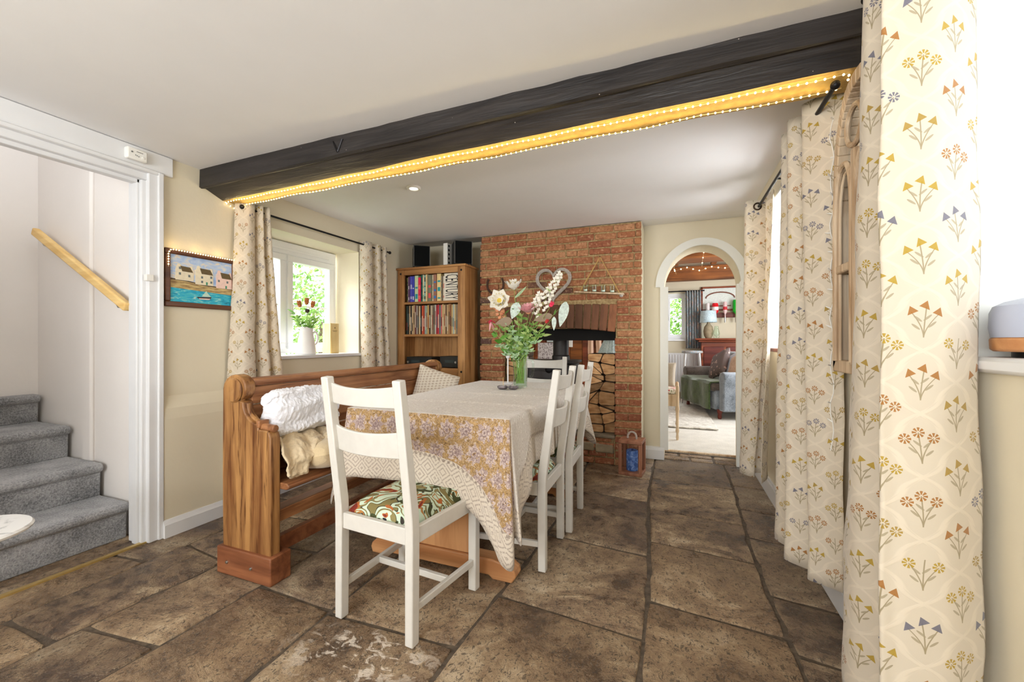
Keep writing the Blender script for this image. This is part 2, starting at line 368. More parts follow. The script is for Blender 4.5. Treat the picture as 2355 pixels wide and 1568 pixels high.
def mk_misc():
    m = Mat('lattice_knit', srgb(222, 210, 192), 0.9); x, y, z = m.xyz(m.tc())
    g = ((x+z)*170.0).sin()*((x-z)*170.0).sin()
    m.col(m.mix(g.gt(0.25), srgb(226, 216, 200), srgb(196, 180, 160))); m.bump(g, 0.6, 0.004); MT['lattice_knit'] = m.m
    m = Mat('dotted_cushion', srgb(110, 98, 94), 0.9); d = m.voro(m.tc(), 16)
    m.col(m.mix(d.lt(0.26), srgb(112, 98, 96), srgb(190, 160, 150))); MT['dotted_cushion'] = m.m
    m = Mat('floral_blue', srgb(90, 120, 150), 0.85); o = m.tc('Generated'); n = m.noise(o, 14, 3, 0.6, 1.0); n2 = m.noise(m.mapping(o, (1, 1, 1), loc=(4, 2, 1)), 16, 2, 0.6, 0.8)
    c = m.ramp(n, [(0.0, srgb(96, 116, 136)), (0.42, srgb(140, 178, 204)), (0.5, srgb(220, 226, 222)), (0.55, srgb(130, 146, 100)), (0.6, srgb(100, 124, 156))], 'CONSTANT')
    m.col(m.mix(n2.gt(0.58), c, srgb(214, 140, 100))); MT['floral_blue'] = m.m
    m = Mat('rose_seat', srgb(230, 220, 205), 0.8); n = m.noise(m.tc(), 18, 3, 0.5, 1.0)
    m.col(m.ramp(n, [(0.0, srgb(120, 140, 90)), (0.42, srgb(232, 224, 210)), (0.56, srgb(196, 80, 80))], 'CONSTANT')); MT['rose_seat'] = m.m
    # thin clear glass
    for nm, tint, ior in (('window_glass', (1, 1, 1), 1.3), ('glass', (0.93, 0.98, 0.95), 1.6), ('water', (0.94, 0.985, 0.94), 1.2)):
     m = bpy.data.materials.new(nm); m.use_nodes = True; t = m.node_tree; t.nodes.clear()
     tr = None; o = t.nodes.new('ShaderNodeOutputMaterial'); mx = t.nodes.new('ShaderNodeMixShader'); tr = t.nodes.new('ShaderNodeBsdfTransparent'); tr.inputs[0].default_value = (*tint, 1); gl = t.nodes.new('ShaderNodeBsdfGlossy')
     gl.inputs['Roughness'].default_value = 0.02; lw = t.nodes.new('ShaderNodeLayerWeight'); lw.inputs[0].default_value = 0.3; fr = t.nodes.new('ShaderNodeMath'); fr.operation = 'MULTIPLY'; t.links.new(lw.outputs['Facing'], fr.inputs[0]); fr.inputs[1].default_value = (ior-1)*0.7
     t.links.new(fr.outputs[0], mx.inputs[0]); t.links.new(tr.outputs[0], mx.inputs[1]); t.links.new(gl.outputs[0], mx.inputs[2]); t.links.new(mx.outputs[0], o.inputs[0]); MT[nm] = m
    m = Mat('mirror', (0.9, 0.92, 0.93), 0.03, 1.0); MT['mirror'] = m.m
    m = Mat('foliage_leaf', srgb(120, 160, 70), 0.5); t = m.attr('tone'); c = m.ramp(t, [(0.0, srgb(104, 150, 72)), (0.5, srgb(152, 192, 104)), (1.0, srgb(204, 224, 150))])
    tr = m.nt.nodes.new('ShaderNodeBsdfTranslucent'); mx = m.nt.nodes.new('ShaderNodeMixShader'); mx.inputs[0].default_value = 0.45
    m.col(c); m.link(c, tr.inputs[0]); m.link(m.b.outputs[0], mx.inputs[1]); m.link(tr.outputs[0], mx.inputs[2]); m.link(mx.outputs[0], m.out.inputs[0]); MT['foliage_leaf'] = m.m
    m = Mat('diffuser_shell', srgb(206, 212, 232), 0.15); m.b.inputs['Transmission Weight'].default_value = 0.35; m.b.inputs['Roughness'].default_value = 0.35; MT['diffuser_shell'] = m.m
    m = Mat('marble_white', srgb(236, 236, 236), 0.2); n = m.noise(m.tc(), 9, 5, 0.6, 1.5)
    m.col(m.ramp(n, [(0.38, srgb(190, 192, 194)), (0.48, srgb(240, 240, 240))])); MT['marble_white'] = m.m
    m = Mat('blue_candle', srgb(60, 100, 170), 0.5); n = m.noise(m.tc(), 30, 4, 0.7, 0.8)
    m.col(m.ramp(n, [(0.35, srgb(40, 66, 130)), (0.5, srgb(70, 112, 186)), (0.66, srgb(150, 176, 220))])); MT['blue_candle'] = m.m
    for li in (0, 1, 2):
     m = Mat('log_end', srgb(206, 160, 110), 0.8); lk = (1.0, 0.78, 0.6)[li]; o = m.tc('Object'); t = m.attr('tone', kind='OBJECT'); n = m.noise(m.mapping(o, (8, 60, 50)), 1, 3); n2 = m.noise(o, 7, 3)
     m.col(m.ramp(n*0.5+n2*0.5, [(0.35, tuple(q*lk for q in srgb(160, 108, 64))), (0.5, tuple(q*lk for q in srgb(206, 158, 108))), (0.65, tuple(q*lk for q in srgb(230, 190, 144)))])); m.bump(n, 0.4, 0.004); MT['log_end_%d' % li] = m.m
mk_misc()
plain('log_bark', srgb(92, 70, 52), 0.9, nb=0.8, ns=40, var=0.3)
plain('rope', srgb(196, 160, 96), 0.9, nb=0.5, ns=200); plain('willow', srgb(176, 166, 156), 0.85, nb=0.5, ns=60, var=0.2)
plain('rust_iron', srgb(74, 52, 42), 0.8, 0.3, nb=0.6, ns=60, var=0.25); plain('stone_cap', srgb(150, 134, 108), 0.85, nb=0.8, ns=18, var=0.2)
plain('stone_grey', srgb(126, 112, 92), 0.85, nb=0.8, ns=14, var=0.25)
emis('warm_bulb', (1.0, 0.80, 0.42), 5.0); emis('lamp_on', (1.0, 0.97, 0.9), 2.2)
plain('wire_clear', srgb(220, 200, 150), 0.4); plain('ceramic_white', srgb(242, 240, 240), 0.2, var=0.01)
def C(name, r, g, b, rough=0.6, **k):
    if name not in MT: plain(name, srgb(r, g, b), rough, **k)
    return MT[name]
# ---------------------------------------------------------------- geometry helpers
def R3(a=0, b=0, c=0): return Matrix.Rotation(c, 3, 'Z') @ Matrix.Rotation(b, 3, 'Y') @ Matrix.Rotation(a, 3, 'X')
def box(bm, c, s, rot=None, top=None):
    """box centred at c, size s; top=(sx,sy) scales the top face"""
    c = Vector(c); vs = []
    for z in (-.5, .5):
        k = top if (top and z > 0) else (1, 1)
        for x, y in ((-.5, -.5), (.5, -.5), (.5, .5), (-.5, .5)):
            p = Vector((x*s[0]*k[0], y*s[1]*k[1], z*s[2]))
            if rot is not None: p = rot @ p
            vs.append(bm.verts.new(c+p))
    F = [bm.faces.new([vs[i] for i in f]) for f in ((3, 2, 1, 0), (4, 5, 6, 7), (0, 1, 5, 4), (1, 2, 6, 5), (2, 3, 7, 6), (3, 0, 4, 7))]
    return F
def bx(bm, x0, x1, y0, y1, z0, z1): return box(bm, ((x0+x1)/2, (y0+y1)/2, (z0+z1)/2), (abs(x1-x0), abs(y1-y0), abs(z1-z0)))
def prism(bm, pts, axis, a, b):
    """polygon pts in the plane across axis, extruded from a to b"""
    def P(p, t):
        return {0: (t, p[0], p[1]), 1: (p[0], t, p[1]), 2: (p[0], p[1], t)}[axis]
    A = [bm.verts.new(P(p, a)) for p in pts]; B = [bm.verts.new(P(p, b)) for p in pts]; n = len(pts)
    bm.faces.new(A); bm.faces.new(B[::-1])
    for i in range(n): bm.faces.new((A[i], B[i], B[(i+1) % n], A[(i+1) % n]))
def frames(pts):
    pts = [Vector(p) for p in pts]; out = []; up = None
    for i, p in enumerate(pts):
        t = (pts[min(i+1, len(pts)-1)]-pts[max(i-1, 0)]).normalized()
        if up is None:
            up = Vector((0, 0, 1)) if abs(t.z) < 0.9 else Vector((1, 0, 0))
        s = t.cross(up)
        if s.length < 1e-5: s = t.cross(Vector((0.3, 1, 0.2)))
        s.normalize(); up = s.cross(t).normalized(); out.append((p, s, up))
    return out
def tube(bm, pts, r, n=8, cap=True, closed=False):
    rr = r if isinstance(r, (list, tuple)) else [r]*len(pts); rings = []
    for (p, s, u), q in zip(frames(pts), rr):
        rings.append([bm.verts.new(p+(s*math.cos(2*PI*k/n)+u*math.sin(2*PI*k/n))*q) for k in range(n)])
    m = len(rings)
    for i in range(m if closed else m-1):
        A, B = rings[i], rings[(i+1) % m]
        for k in range(n): bm.faces.new((A[k], A[(k+1) % n], B[(k+1) % n], B[k]))
    if cap and not closed:
        bm.faces.new(rings[0][::-1]); bm.faces.new(rings[-1])
def lathe(bm, prof, c=(0, 0, 0), n=24, cap=True, axis='Z', sx=1, sy=1):
    c = Vector(c); rings = []
    for r, z in prof:
        ring = []
        for k in range(n):
            a = 2*PI*k/n; p = Vector((r*math.cos(a)*sx, r*math.sin(a)*sy, z))
            if axis == 'Y': p = Vector((p.x, p.z, p.y))
            if axis == 'X': p = Vector((p.z, p.x, p.y))
            ring.append(bm.verts.new(c+p))
        rings.append(ring)
    for A, B in zip(rings, rings[1:]):
        for k in range(n): bm.faces.new((A[k], A[(k+1) % n], B[(k+1) % n], B[k]))
    if cap:
        if prof[0][0] > 1e-4: bm.faces.new(rings[0][::-1])
        if prof[-1][0] > 1e-4: bm.faces.new(rings[-1])
def ball(bm, c, r, seg=8, rings=6, s=(1, 1, 1)):
    M4 = Matrix.Translation(Vector(c)) @ Matrix.Diagonal((r*s[0], r*s[1], r*s[2], 1))
    bmesh.ops.create_uvsphere(bm, u_segments=seg, v_segments=rings, radius=1, matrix=M4)
def spline(pts, n=8, closed=False):
    P = [Vector(p) for p in pts]; out = []; m = len(P)
    for i in range(m if closed else m-1):
        if closed: a, b, c, d = P[(i-1) % m], P[i], P[(i+1) % m], P[(i+2) % m]
        else: a, b, c, d = P[max(i-1, 0)], P[i], P[i+1], P[min(i+2, m-1)]
        for k in range(n):
            t = k/n
            out.append(0.5*((2*b)+(c-a)*t+(2*a-5*b+4*c-d)*t*t+(3*b-a-3*c+d)*t**3))
    if not closed: out.append(P[-1])
    return out
BM = bmesh.new
def world_of(par):
    M4 = Matrix.Identity(4)
    while par is not None:
        M4 = (Matrix.Translation(par.location) @ Matrix.Rotation(par.rotation_euler.z, 4, 'Z')) @ M4; par = par.parent
    return M4
def obj(name, bm, mat, parent=None, bevel=0.0, smooth=True, world=False, seg=2, ang=35, solid=0.0, sub=0, keep=False):
    """link bm as one mesh object; world=True: the vertices are in world space and get moved into the parent's space"""
    bmesh.ops.recalc_face_normals(bm, faces=bm.faces[:])
    me = bpy.data.meshes.new(name); o = bpy.data.objects.new(name, me)
    if parent is not None and world: bm.transform(world_of(parent).inverted())
    if parent is None and not keep:
        xs = [v.co for v in bm.verts]; c = Vector(((min(v.x for v in xs)+max(v.x for v in xs))/2, (min(v.y for v in xs)+max(v.y for v in xs))/2, min(v.z for v in xs)))
        bm.transform(Matrix.Translation(-c)); o.location = c
    bm.to_mesh(me); bm.free()
    mats = mat if isinstance(mat, (list, tuple)) else [mat]
    for q in mats: me.materials.append(MT[q] if isinstance(q, str) else q)
    if smooth:
        for p in me.polygons: p.use_smooth = True
        me.set_sharp_from_angle(angle=math.radians(ang))
    COL.objects.link(o)
    if parent is not None: o.parent = parent
    if solid: md = o.modifiers.new('thick', 'SOLIDIFY'); md.thickness = solid; md.offset = 0
    if sub: md = o.modifiers.new('sub', 'SUBSURF'); md.levels = sub; md.render_levels = sub
    if bevel: md = o.modifiers.new('bevel', 'BEVEL'); md.width = bevel; md.segments = seg; md.limit_method = 'ANGLE'; md.angle_limit = math.radians(40)
    return o
def tag(o, label=None, cat=None, group=None, kind=None):
    if label: o['label'] = label
    if cat: o['category'] = cat
    if group: o['group'] = group
    if kind: o['kind'] = kind
    return o
def thing(name, label, cat, loc=(0, 0, 0), rz=0.0, group=None):
    o = bpy.data.objects.new(name, None); COL.objects.link(o); o.empty_display_size = 0.05
    o.location = loc; o.rotation_euler = (0, 0, rz); return tag(o, label, cat, group)
def struct(name, bm, mat, **k):
    parent = k.get('parent'); o = obj(name, bm, mat, keep=True, **k)
    if parent is None: o['kind'] = 'structure'
    return o
def dup(root, loc, rz, label, group=None):
    r = root.copy(); COL.objects.link(r); r.location = loc; r.rotation_euler = (0, 0, rz); r['label'] = label
    if group: r['group'] = group
    for ch in list(root.children):
        c = ch.copy(); COL.objects.link(c); c.parent = r
        for g in list(ch.children):
            d = g.copy(); COL.objects.link(d); d.parent = c
    return r
def set_tone(o, fn):
    a = o.data.attributes.new('tone', 'FLOAT', 'FACE')
    for i in range(len(o.data.polygons)): a.data[i].value = fn(i)
def ordinal(n):
    W = ['first', 'second', 'third', 'fourth', 'fifth', 'sixth', 'seventh', 'eighth', 'ninth', 'tenth', 'eleventh', 'twelfth', 'thirteenth', 'fourteenth', 'fifteenth', 'sixteenth', 'seventeenth', 'eighteenth', 'nineteenth', 'twentieth']
    if n <= 20: return W[n-1]
    return {2: 'twenty', 3: 'thirty', 4: 'forty'}[n//10]+('-'+W[n % 10-1] if n % 10 else '')
def cushion(bm, w, h, t, n=12, M4=None, pinch=0.06, wob=0.0, seed=0):
    """a stuffed cushion in its own x-z plane, thickness along y"""
    vs = {}
    for side in (1, -1):
        for i in range(n+1):
            for j in range(n+1):
                u = i/n*2-1; v = j/n*2-1; e = (1-u**4)*(1-v**4)
                if (i in (0, n) or j in (0, n)) and side == -1: vs[(side, i, j)] = vs[(1, i, j)]; continue
                x = u*w/2*(1-pinch*(1-v*v)*abs(u)); z = v*h/2*(1-pinch*(1-u*u)*abs(v)); y = side*t/2*max(e, 0)**0.5
                p = Vector((x, y, z))
                if wob: p += noise.noise_vector(p*9+Vector((seed, 0, 0)))*wob
                vs[(side, i, j)] = bm.verts.new(M4 @ p if M4 else p)
    for side in (1, -1):
        for i in range(n):
            for j in range(n):
                q = [vs[(side, i, j)], vs[(side, i+1, j)], vs[(side, i+1, j+1)], vs[(side, i, j+1)]]
                bm.faces.new(q if side == 1 else q[::-1])
def petal(bm, base, direction, normal, L, W, curl=0.3, n=5, tip=1.0, ruffle=0.0):
    """a leaf or petal blade growing from base along direction, bending towards normal"""
    d = Vector(direction).normalized(); nn = Vector(normal); s = d.cross(nn).normalized(); nn = s.cross(d).normalized(); base = Vector(base); rows = []
    for i in range(n+1):
        t = i/n; w_ = W*0.5*(math.sin(PI*min(1, t**0.75*0.96+0.04)))**tip if i < n else W*0.03
        c = base+d*(L*t)+nn*(curl*L*t*t)
        r_ = nn*(ruffle*W*math.sin(t*9+W*90))
        rows.append([bm.verts.new(c-s*w_+nn*0.12*w_+r_), bm.verts.new(c), bm.verts.new(c+s*w_+nn*0.12*w_-r_)])
    for A, B in zip(rows, rows[1:]):
        bm.faces.new((A[0], A[1], B[1], B[0])); bm.faces.new((A[1], A[2], B[2], B[1]))
# ---------------------------------------------------------------- the room shell
def lean(bm):                                     # the old right-hand wall leans inwards a little
    for v in bm.verts: v.co.x -= 0.033*max(v.co.z, 0)
# floor: riven flagstones with sunk joints
random.seed(4)
def flags():
    colsx = [-2.80, -2.44, -2.10, -1.75, -1.30, -0.72, -0.15, 0.40, 0.72]
    cuts = {0: [-0.2, 0.62, 1.24, 2.1, 3.0, 3.8], 1: [-0.4, 0.79, 1.42, 1.9, 2.7, 3.5], 2: [-0.3, 0.40, 0.90, 1.62, 2.4, 3.1, 3.9],
            3: [-0.1, 0.62, 1.31, 1.95, 2.6, 3.4], 4: [-0.3, 0.5, 1.30, 1.98, 2.8, 3.5], 5: [-0.2, 0.75, 1.62, 2.25, 3.0, 3.48],
            6: [0.2, 0.95, 1.82, 2.37, 2.83, 3.47], 7: [0.3, 1.02, 1.69, 2.05, 2.62, 3.05, 3.52]}
    bm = BM(); tones = []; rnd = random.Random(8)
    wx = lambda i, y: colsx[i] + (0.018*math.sin(y*2.3+i*1.7) if 0 < i < 8 else 0) + (0.03*math.sin(y*1.1+i) if i in (5, 6) else 0)
    def slab(poly, tone):
        n = len(poly); c = sum((Vector(p) for p in poly), Vector((0, 0)))/n; pts = []
        for i in range(n):
            a, b = Vector(poly[i]), Vector(poly[(i+1) % n]); L = (b-a).length; k = max(3, int(L/0.07))
            for j in range(k):
                p = a+(b-a)*(j/k); e = noise.noise(Vector((p.x*7, p.y*7, tone*9)))*0.011
                rr = 0.007 if j == 0 else 0.0
                pts.append(p+(c-p).normalized()*(0.005+abs(e)*0.9+rr))
        zt = 0.0+rnd.uniform(-0.002, 0.002)
        rings = []
        for ins, z in ((0.0, -0.012), (0.003, zt-0.003), (0.010, zt)):
            rings.append([bm.verts.new((*(p+(c-p).normalized()*ins), z)) for p in pts])
        m = len(pts)
        for A, B in zip(rings, rings[1:]):
            for i in range(m): bm.faces.new((A[i], A[(i+1) % m], B[(i+1) % m], B[i])); tones.append(tone)
        bm.faces.new(rings[-1]); tones.append(tone)
    for i in range(8):
        ys = [-1.9]+cuts[i]+[4.12]
        for a, b in zip(ys, ys[1:]):
            ska, skb = [(-0.026 if i >= 5 else 0.02*math.sin(q*7+i)) for q in (a, b)]
            p = [(wx(i, a), a-ska), (wx(i+1, a), a+ska), (wx(i+1, (a+b)/2), (a+b)/2), (wx(i+1, b), b+skb), (wx(i, b), b-skb), (wx(i, (a+b)/2), (a+b)/2)]
            if a == -1.9: p[0] = (p[0][0], a); p[1] = (p[1][0], a)
            if b == 4.12: p[3] = (p[3][0], b); p[4] = (p[4][0], b)
            slab(p, rnd.random())
    # the little cross-laid row at the arch threshold
    x = -0.10
    for w_ in (0.24, 0.2, 0.21): slab([(x, 4.13), (x+w_, 4.13), (x+w_, 4.25), (x, 4.25)], rnd.random()); x += w_
    x = -0.10
    for w_ in (0.14, 0.3, 0.21): slab([(x, 4.26), (x+w_, 4.26), (x+w_, 4.37), (x, 4.37)], rnd.random()); x += w_
    return bm, tones
bm, tn = flags(); f = struct('floor', bm, 'flagstone', ang=60); set_tone(f, lambda i: tn[i] if i < len(tn) else 0.5)
bm = BM(); bx(bm, -2.9, 0.9, -1.95, 4.44, -0.08, -0.008); struct('floor_joints', bm, 'grout', smooth=False)
bm = BM(); bx(bm, -2.9, 1.95, 4.40, 8.8, -0.05, 0.012); struct('floor_carpet', bm, 'pale_carpet', smooth=False)
bm = BM(); bx(bm, -3.95, -2.69, 0.1, 1.4, -0.05, -0.002); struct('floor_stairwell', bm, 'flagstone', smooth=False)

# ceiling
bm = BM(); prism(bm, [(-1.95, 2.14), (3.72, 2.14), (4.12, 2.19), (4.12, 2.32), (-1.95, 2.32)], 0, -2.78, 0.75)
struct('ceiling', bm, 'white_plaster', smooth=False)
# left wall
bm = BM()
for a in ((-3.0, -2.68, 1.40, 2.02, 0, 2.2), (-3.0, -2.68, 2.02, 3.0, 0, 0.965), (-3.0, -2.68, 2.02, 3.0, 1.91, 2.2), (-3.0, -2.68, 3.0, 4.2, 0, 2.3),
          (-2.82, -2.68, 0.28, 1.40, 2.0, 2.2), (-2.82, -2.68, -1.95, 0.28, 0, 2.2)): bx(bm, *a)
prism(bm, [(-2.681, 0.79), (-2.672, 0.765), (-2.655, 0.72), (-2.648, 0.66), (-2.650, 0.0), (-2.681, 0.0)], 1, 1.43, 3.4)
struct('wall_left', bm, 'cream_plaster', smooth=False)
bm = BM(); bx(bm, -2.675, -2.632, 1.432, 3.5, 0, 0.072); prism(bm, [(-2.675, 0.072), (-2.634, 0.072), (-2.640, 0.084), (-2.646, 0.098), (-2.675, 0.10)], 1, 1.432, 3.5)
struct('baseboard_left', bm, 'white_gloss', smooth=False)
# right wall with two windows
bm = BM()
for a in ((0.64, 1.0, -1.95, 0.60, 0, 2.25), (0.64, 1.0, 0.60, 1.24, 0, 1.035), (0.64, 1.0, 0.60, 1.24, 2.03, 2.25), (0.64, 1.0, 1.24, 2.40, 0, 2.25),
          (0.64, 1.0, 2.40, 3.33, 0, 1.03), (0.64, 1.0, 2.40, 3.33, 1.975, 2.25), (0.64, 1.0, 3.33, 4.2, 0, 2.25)): bx(bm, *a)
lean(bm); struct('wall_right', bm, 'cream_plaster', smooth=False)
bm = BM(); bx(bm, 0.618, 0.66, -1.9, 4.10, 0, 0.105); bx(bm, 0.628, 0.66, -1.9, 4.10, 0.105, 0.125); struct('baseboard_right', bm, 'white_gloss', bevel=0.003)
# white painted window reveals
def reveal(name, y0, y1, z0, z1):
    bm = BM(); t = 0.012
    for a in ((0.632, 0.98, y0-0.001, y0+t, z0, z1), (0.632, 0.98, y1-t, y1+0.001, z0, z1), (0.632, 0.98, y0, y1, z1-t, z1+0.001)): bx(bm, *a)
    lean(bm); struct(name, bm, 'reveal_plaster', smooth=False)
reveal('trim_1', 0.60, 1.24, 1.06, 2.03); reveal('trim_2', 2.40, 3.33, 1.05, 1.975)
def sill_right(name, y0, y1, z):
    bm = BM(); bx(bm, 0.585, 0.98, y0, y1, z-0.032, z); struct(name, bm, 'white_gloss', bevel=0.008)
sill_right('trim_3', 0.56, 1.205, 1.067)
bm = BM(); bx(bm, 0.60, 0.98, 2.42, 3.31, 1.03, 1.053); struct('trim_4', bm, 'mahogany', bevel=0.005)
# unseen back wall behind the camera, with an opening added for fill daylight
bm = BM()
for a in ((-2.8, -2.2, -2.0, -1.9, 0, 2.2), (0.2, 0.8, -2.0, -1.9, 0, 2.2), (-2.2, 0.2, -2.0, -1.9, 0, 0.8), (-2.2, 0.2, -2.0, -1.9, 2.1, 2.2)): bx(bm, *a)
struct('wall_back', bm, 'cream_plaster', smooth=False)
# far wall with the arched opening
def far_wall():
    bm = BM(); y0, y1 = 4.10, 4.42; xa, xb = -0.085, 0.545; zs = 1.60; r = (xb-xa)/2; cx_ = (xa+xb)/2; rz = 0.365
    bx(bm, -2.75, -1.565, y0, y1, 0, 2.3); bx(bm, -0.481, xa, y0, y1, 0, 2.3); bx(bm, xb, 0.75, y0, y1, 0, 2.3)
    arc = [(cx_+r*math.cos(a), zs+rz*math.sin(a)) for a in [PI*k/28 for k in range(29)]]
    for (xa_, za), (xb_, zb) in zip(arc, arc[1:]): prism(bm, [(xa_, za), (xb_, zb), (xb_, 2.3), (xa_, 2.3)], 1, y0, y1)
    bx(bm, -1.565, -0.481, y0, y1, 1.20, 2.3); bx(bm, -1.565, -0.481, y0, y1, 0, 0.255)
    struct('wall_far', bm, 'cream_plaster', ang=20)
    # raised plaster band round the arch
    bm = BM(); n = 28
    A = [(cx_+(r)*math.cos(PI*k/n), zs+rz*math.sin(PI*k/n)) for k in range(n+1)]; B = [(cx_+(r+0.075)*math.cos(PI*k/n), zs+(rz+0.065)*math.sin(PI*k/n)) for k in range(n+1)]
    for k in range(n): prism(bm, [A[k], A[k+1], B[k+1], B[k]], 1, y0-0.022, y0+0.01)
    for sx in (xa, xb): bx(bm, sx-0.035, sx+0.035, y0-0.02, y0+0.02, 0.0 if sx > 0.3 else 0.09, zs)
    lathe(bm, [(0.0, -0.01), (0.036, 0.0), (0.036, 0.05), (0.026, 0.06), (0.0, 0.06)], (xb+0.02, y0-0.03, zs-0.005), 16, axis='Y')
    struct('trim_5', bm, 'reveal_plaster', ang=25)
far_wall()
bm = BM(); bx(bm, -0.265, -0.085, 4.065, 4.11, 0, 0.085); prism(bm, [(4.11, 0.085), (4.068, 0.085), (4.08, 0.11), (4.11, 0.115)], 0, -0.265, -0.085); struct('baseboard_far', bm, 'white_gloss', smooth=False)
bm = BM(); bx(bm, -0.10, 0.55, 4.38, 4.42, 0.0, 0.018); struct('trim_6', bm, 'limed_wood', bevel=0.004)

# stair doorway trim, threshold
bm = BM()
bx(bm, -2.685, -2.655, 1.368, 1.436, 0, 2.03); bx(bm, -2.685, -2.645, 1.41, 1.436, 0, 2.03)          # architrave leg
bx(bm, -2.685, -2.662, -1.0, 1.49, 2.03, 2.138); bx(bm, -2.685, -2.648, -1.0, 1.44, 2.012, 2.034)      # head board
bx(bm, -2.80, -2.68, 1.348, 1.402, 0, 1.975); bx(bm, -2.80, -2.672, 0.28, 1.402, 1.975, 2.014)             # frame
bx(bm, -2.745, -2.70, 1.335, 1.35, 0, 1.99); bx(bm, -2.745, -2.70, 0.28, 1.35, 1.955, 1.978)           # door stop
struct('door_1', bm, 'white_gloss', bevel=0.004)
bm = BM(); bx(bm, -2.70, -2.675, 0.2, 1.40, -0.002, 0.008); struct('trim_7', bm, C('brass', 206, 176, 110, 0.35, metal=0.6), smooth=False)
tag(obj('door_catch', (lambda b: (bx(b, -2.668, -2.640, 1.350, 1.385, 1.425, 1.460), b)[1])(BM()), 'white_plastic', bevel=0.003), 'small white door catch on the stair doorway frame', 'catch')
# stairwell
for nm, a in (('wall_stairwell_right', (-4.0, -2.80, 1.395, 1.50, -0.05, 3.0)), ('wall_stairwell_back', (-4.0, -3.905, 0.12, 1.395, 0, 3.0)), ('wall_stairwell_left', (-4.0, -2.8, 0.02, 0.12, 0, 3.0))):
    bm = BM(); bx(bm, *a); struct(nm, bm, 'stair_plaster', smooth=False)
bm = BM(); bx(bm, -4.0, -2.82, 0.02, 1.5, 3.0, 3.1); struct('ceiling_stairwell', bm, 'white_plaster', smooth=False)
# boxed-in plaster ridge running up the stair wall
bm = BM(); bx(bm, -3.34, -3.24, 1.375, 1.40, 0.3, 2.9); struct('trim_8', bm, 'stair_plaster', bevel=0.012)
st = thing('staircase', 'grey carpeted stairs climbing behind the white doorway', 'staircase', (-2.85, 0.8, 0))
nx = [-2.83, -3.09, -3.44, -3.80]; hz = [0.20, 0.39, 0.58, 0.755]; cut = [0, 0.20, 0.39, 0.58]
for k in range(4):
    bm = BM(); x0 = nx[k]; x1 = nx[k+1]-0.05 if k < 3 else -3.9
    prof = [(x0-0.035, cut[k]-0.002), (x0-0.03, hz[k]-0.055), (x0-0.008, hz[k]-0.045), (x0, hz[k]-0.025), (x0-0.008, hz[k]-0.006), (x0-0.03, hz[k]), (x1, hz[k]), (x1, cut[k]-0.002)]
    prism(bm, prof, 1, 0.125, 1.372)
    tag(obj('step', bm, 'stair_carpet', st, bevel=0.006, world=True))
hr = thing('handrail', 'pale pine handrail sloping up the stairwell wall', 'handrail', (-3.35, 1.36, 1.3))
bm = BM(); a = Vector((-2.80, 1.345, 1.285)); b = Vector((-3.80, 1.345, 1.80)); d = (b-a)
for p in (0,):
    m_ = R3(0, math.atan2(d.z, -d.x), 0); box(bm, (a+b)/2, (d.length, 0.036, 0.048), m_)
obj('rail', bm, 'pale_pine', hr, bevel=0.008, world=True)
for t in (0.12, 0.93):
    bm = BM(); p = a+d*t; tube(bm, [(p.x, 1.345, p.z-0.015), (p.x, 1.36, p.z-0.055), (p.x, 1.394, p.z-0.06)], 0.006); obj('bracket', bm, 'steel', hr, world=True)
# heat alarm on the door head
al = thing('wireless_alarm', 'small white alarm control box fixed above the stair doorway', 'alarm', (-2.66, 1.31, 2.03))
bm = BM(); bx(bm, -2.664, -2.630, 1.262, 1.352, 2.052, 2.112); obj('casing', bm, 'white_plastic', al, bevel=0.007, world=True)
bm = BM()
for y, z, r in ((1.282, 2.088, 0.0045), (1.297, 2.076, 0.0022), (1.304, 2.074, 0.0022), (1.311, 2.072, 0.0022)): lathe(bm, [(r, -0.001), (r, 0.002), (0, 0.002)], (-2.630, y, z), 10, axis='X')
for i in range(7): bx(bm, -2.631, -2.629, 1.302+i*0.0042, 1.3045+i*0.0042, 2.093, 2.097)
obj('indicator', bm, 'grey_mark', al, world=True)
bm = BM(); lathe(bm, [(0.008, 0), (0.008, 0.003), (0.006, 0.004), (0, 0.004)], (-2.631, 1.331, 2.072), 16, axis='X'); obj('button', bm, 'white_plastic', al, world=True)

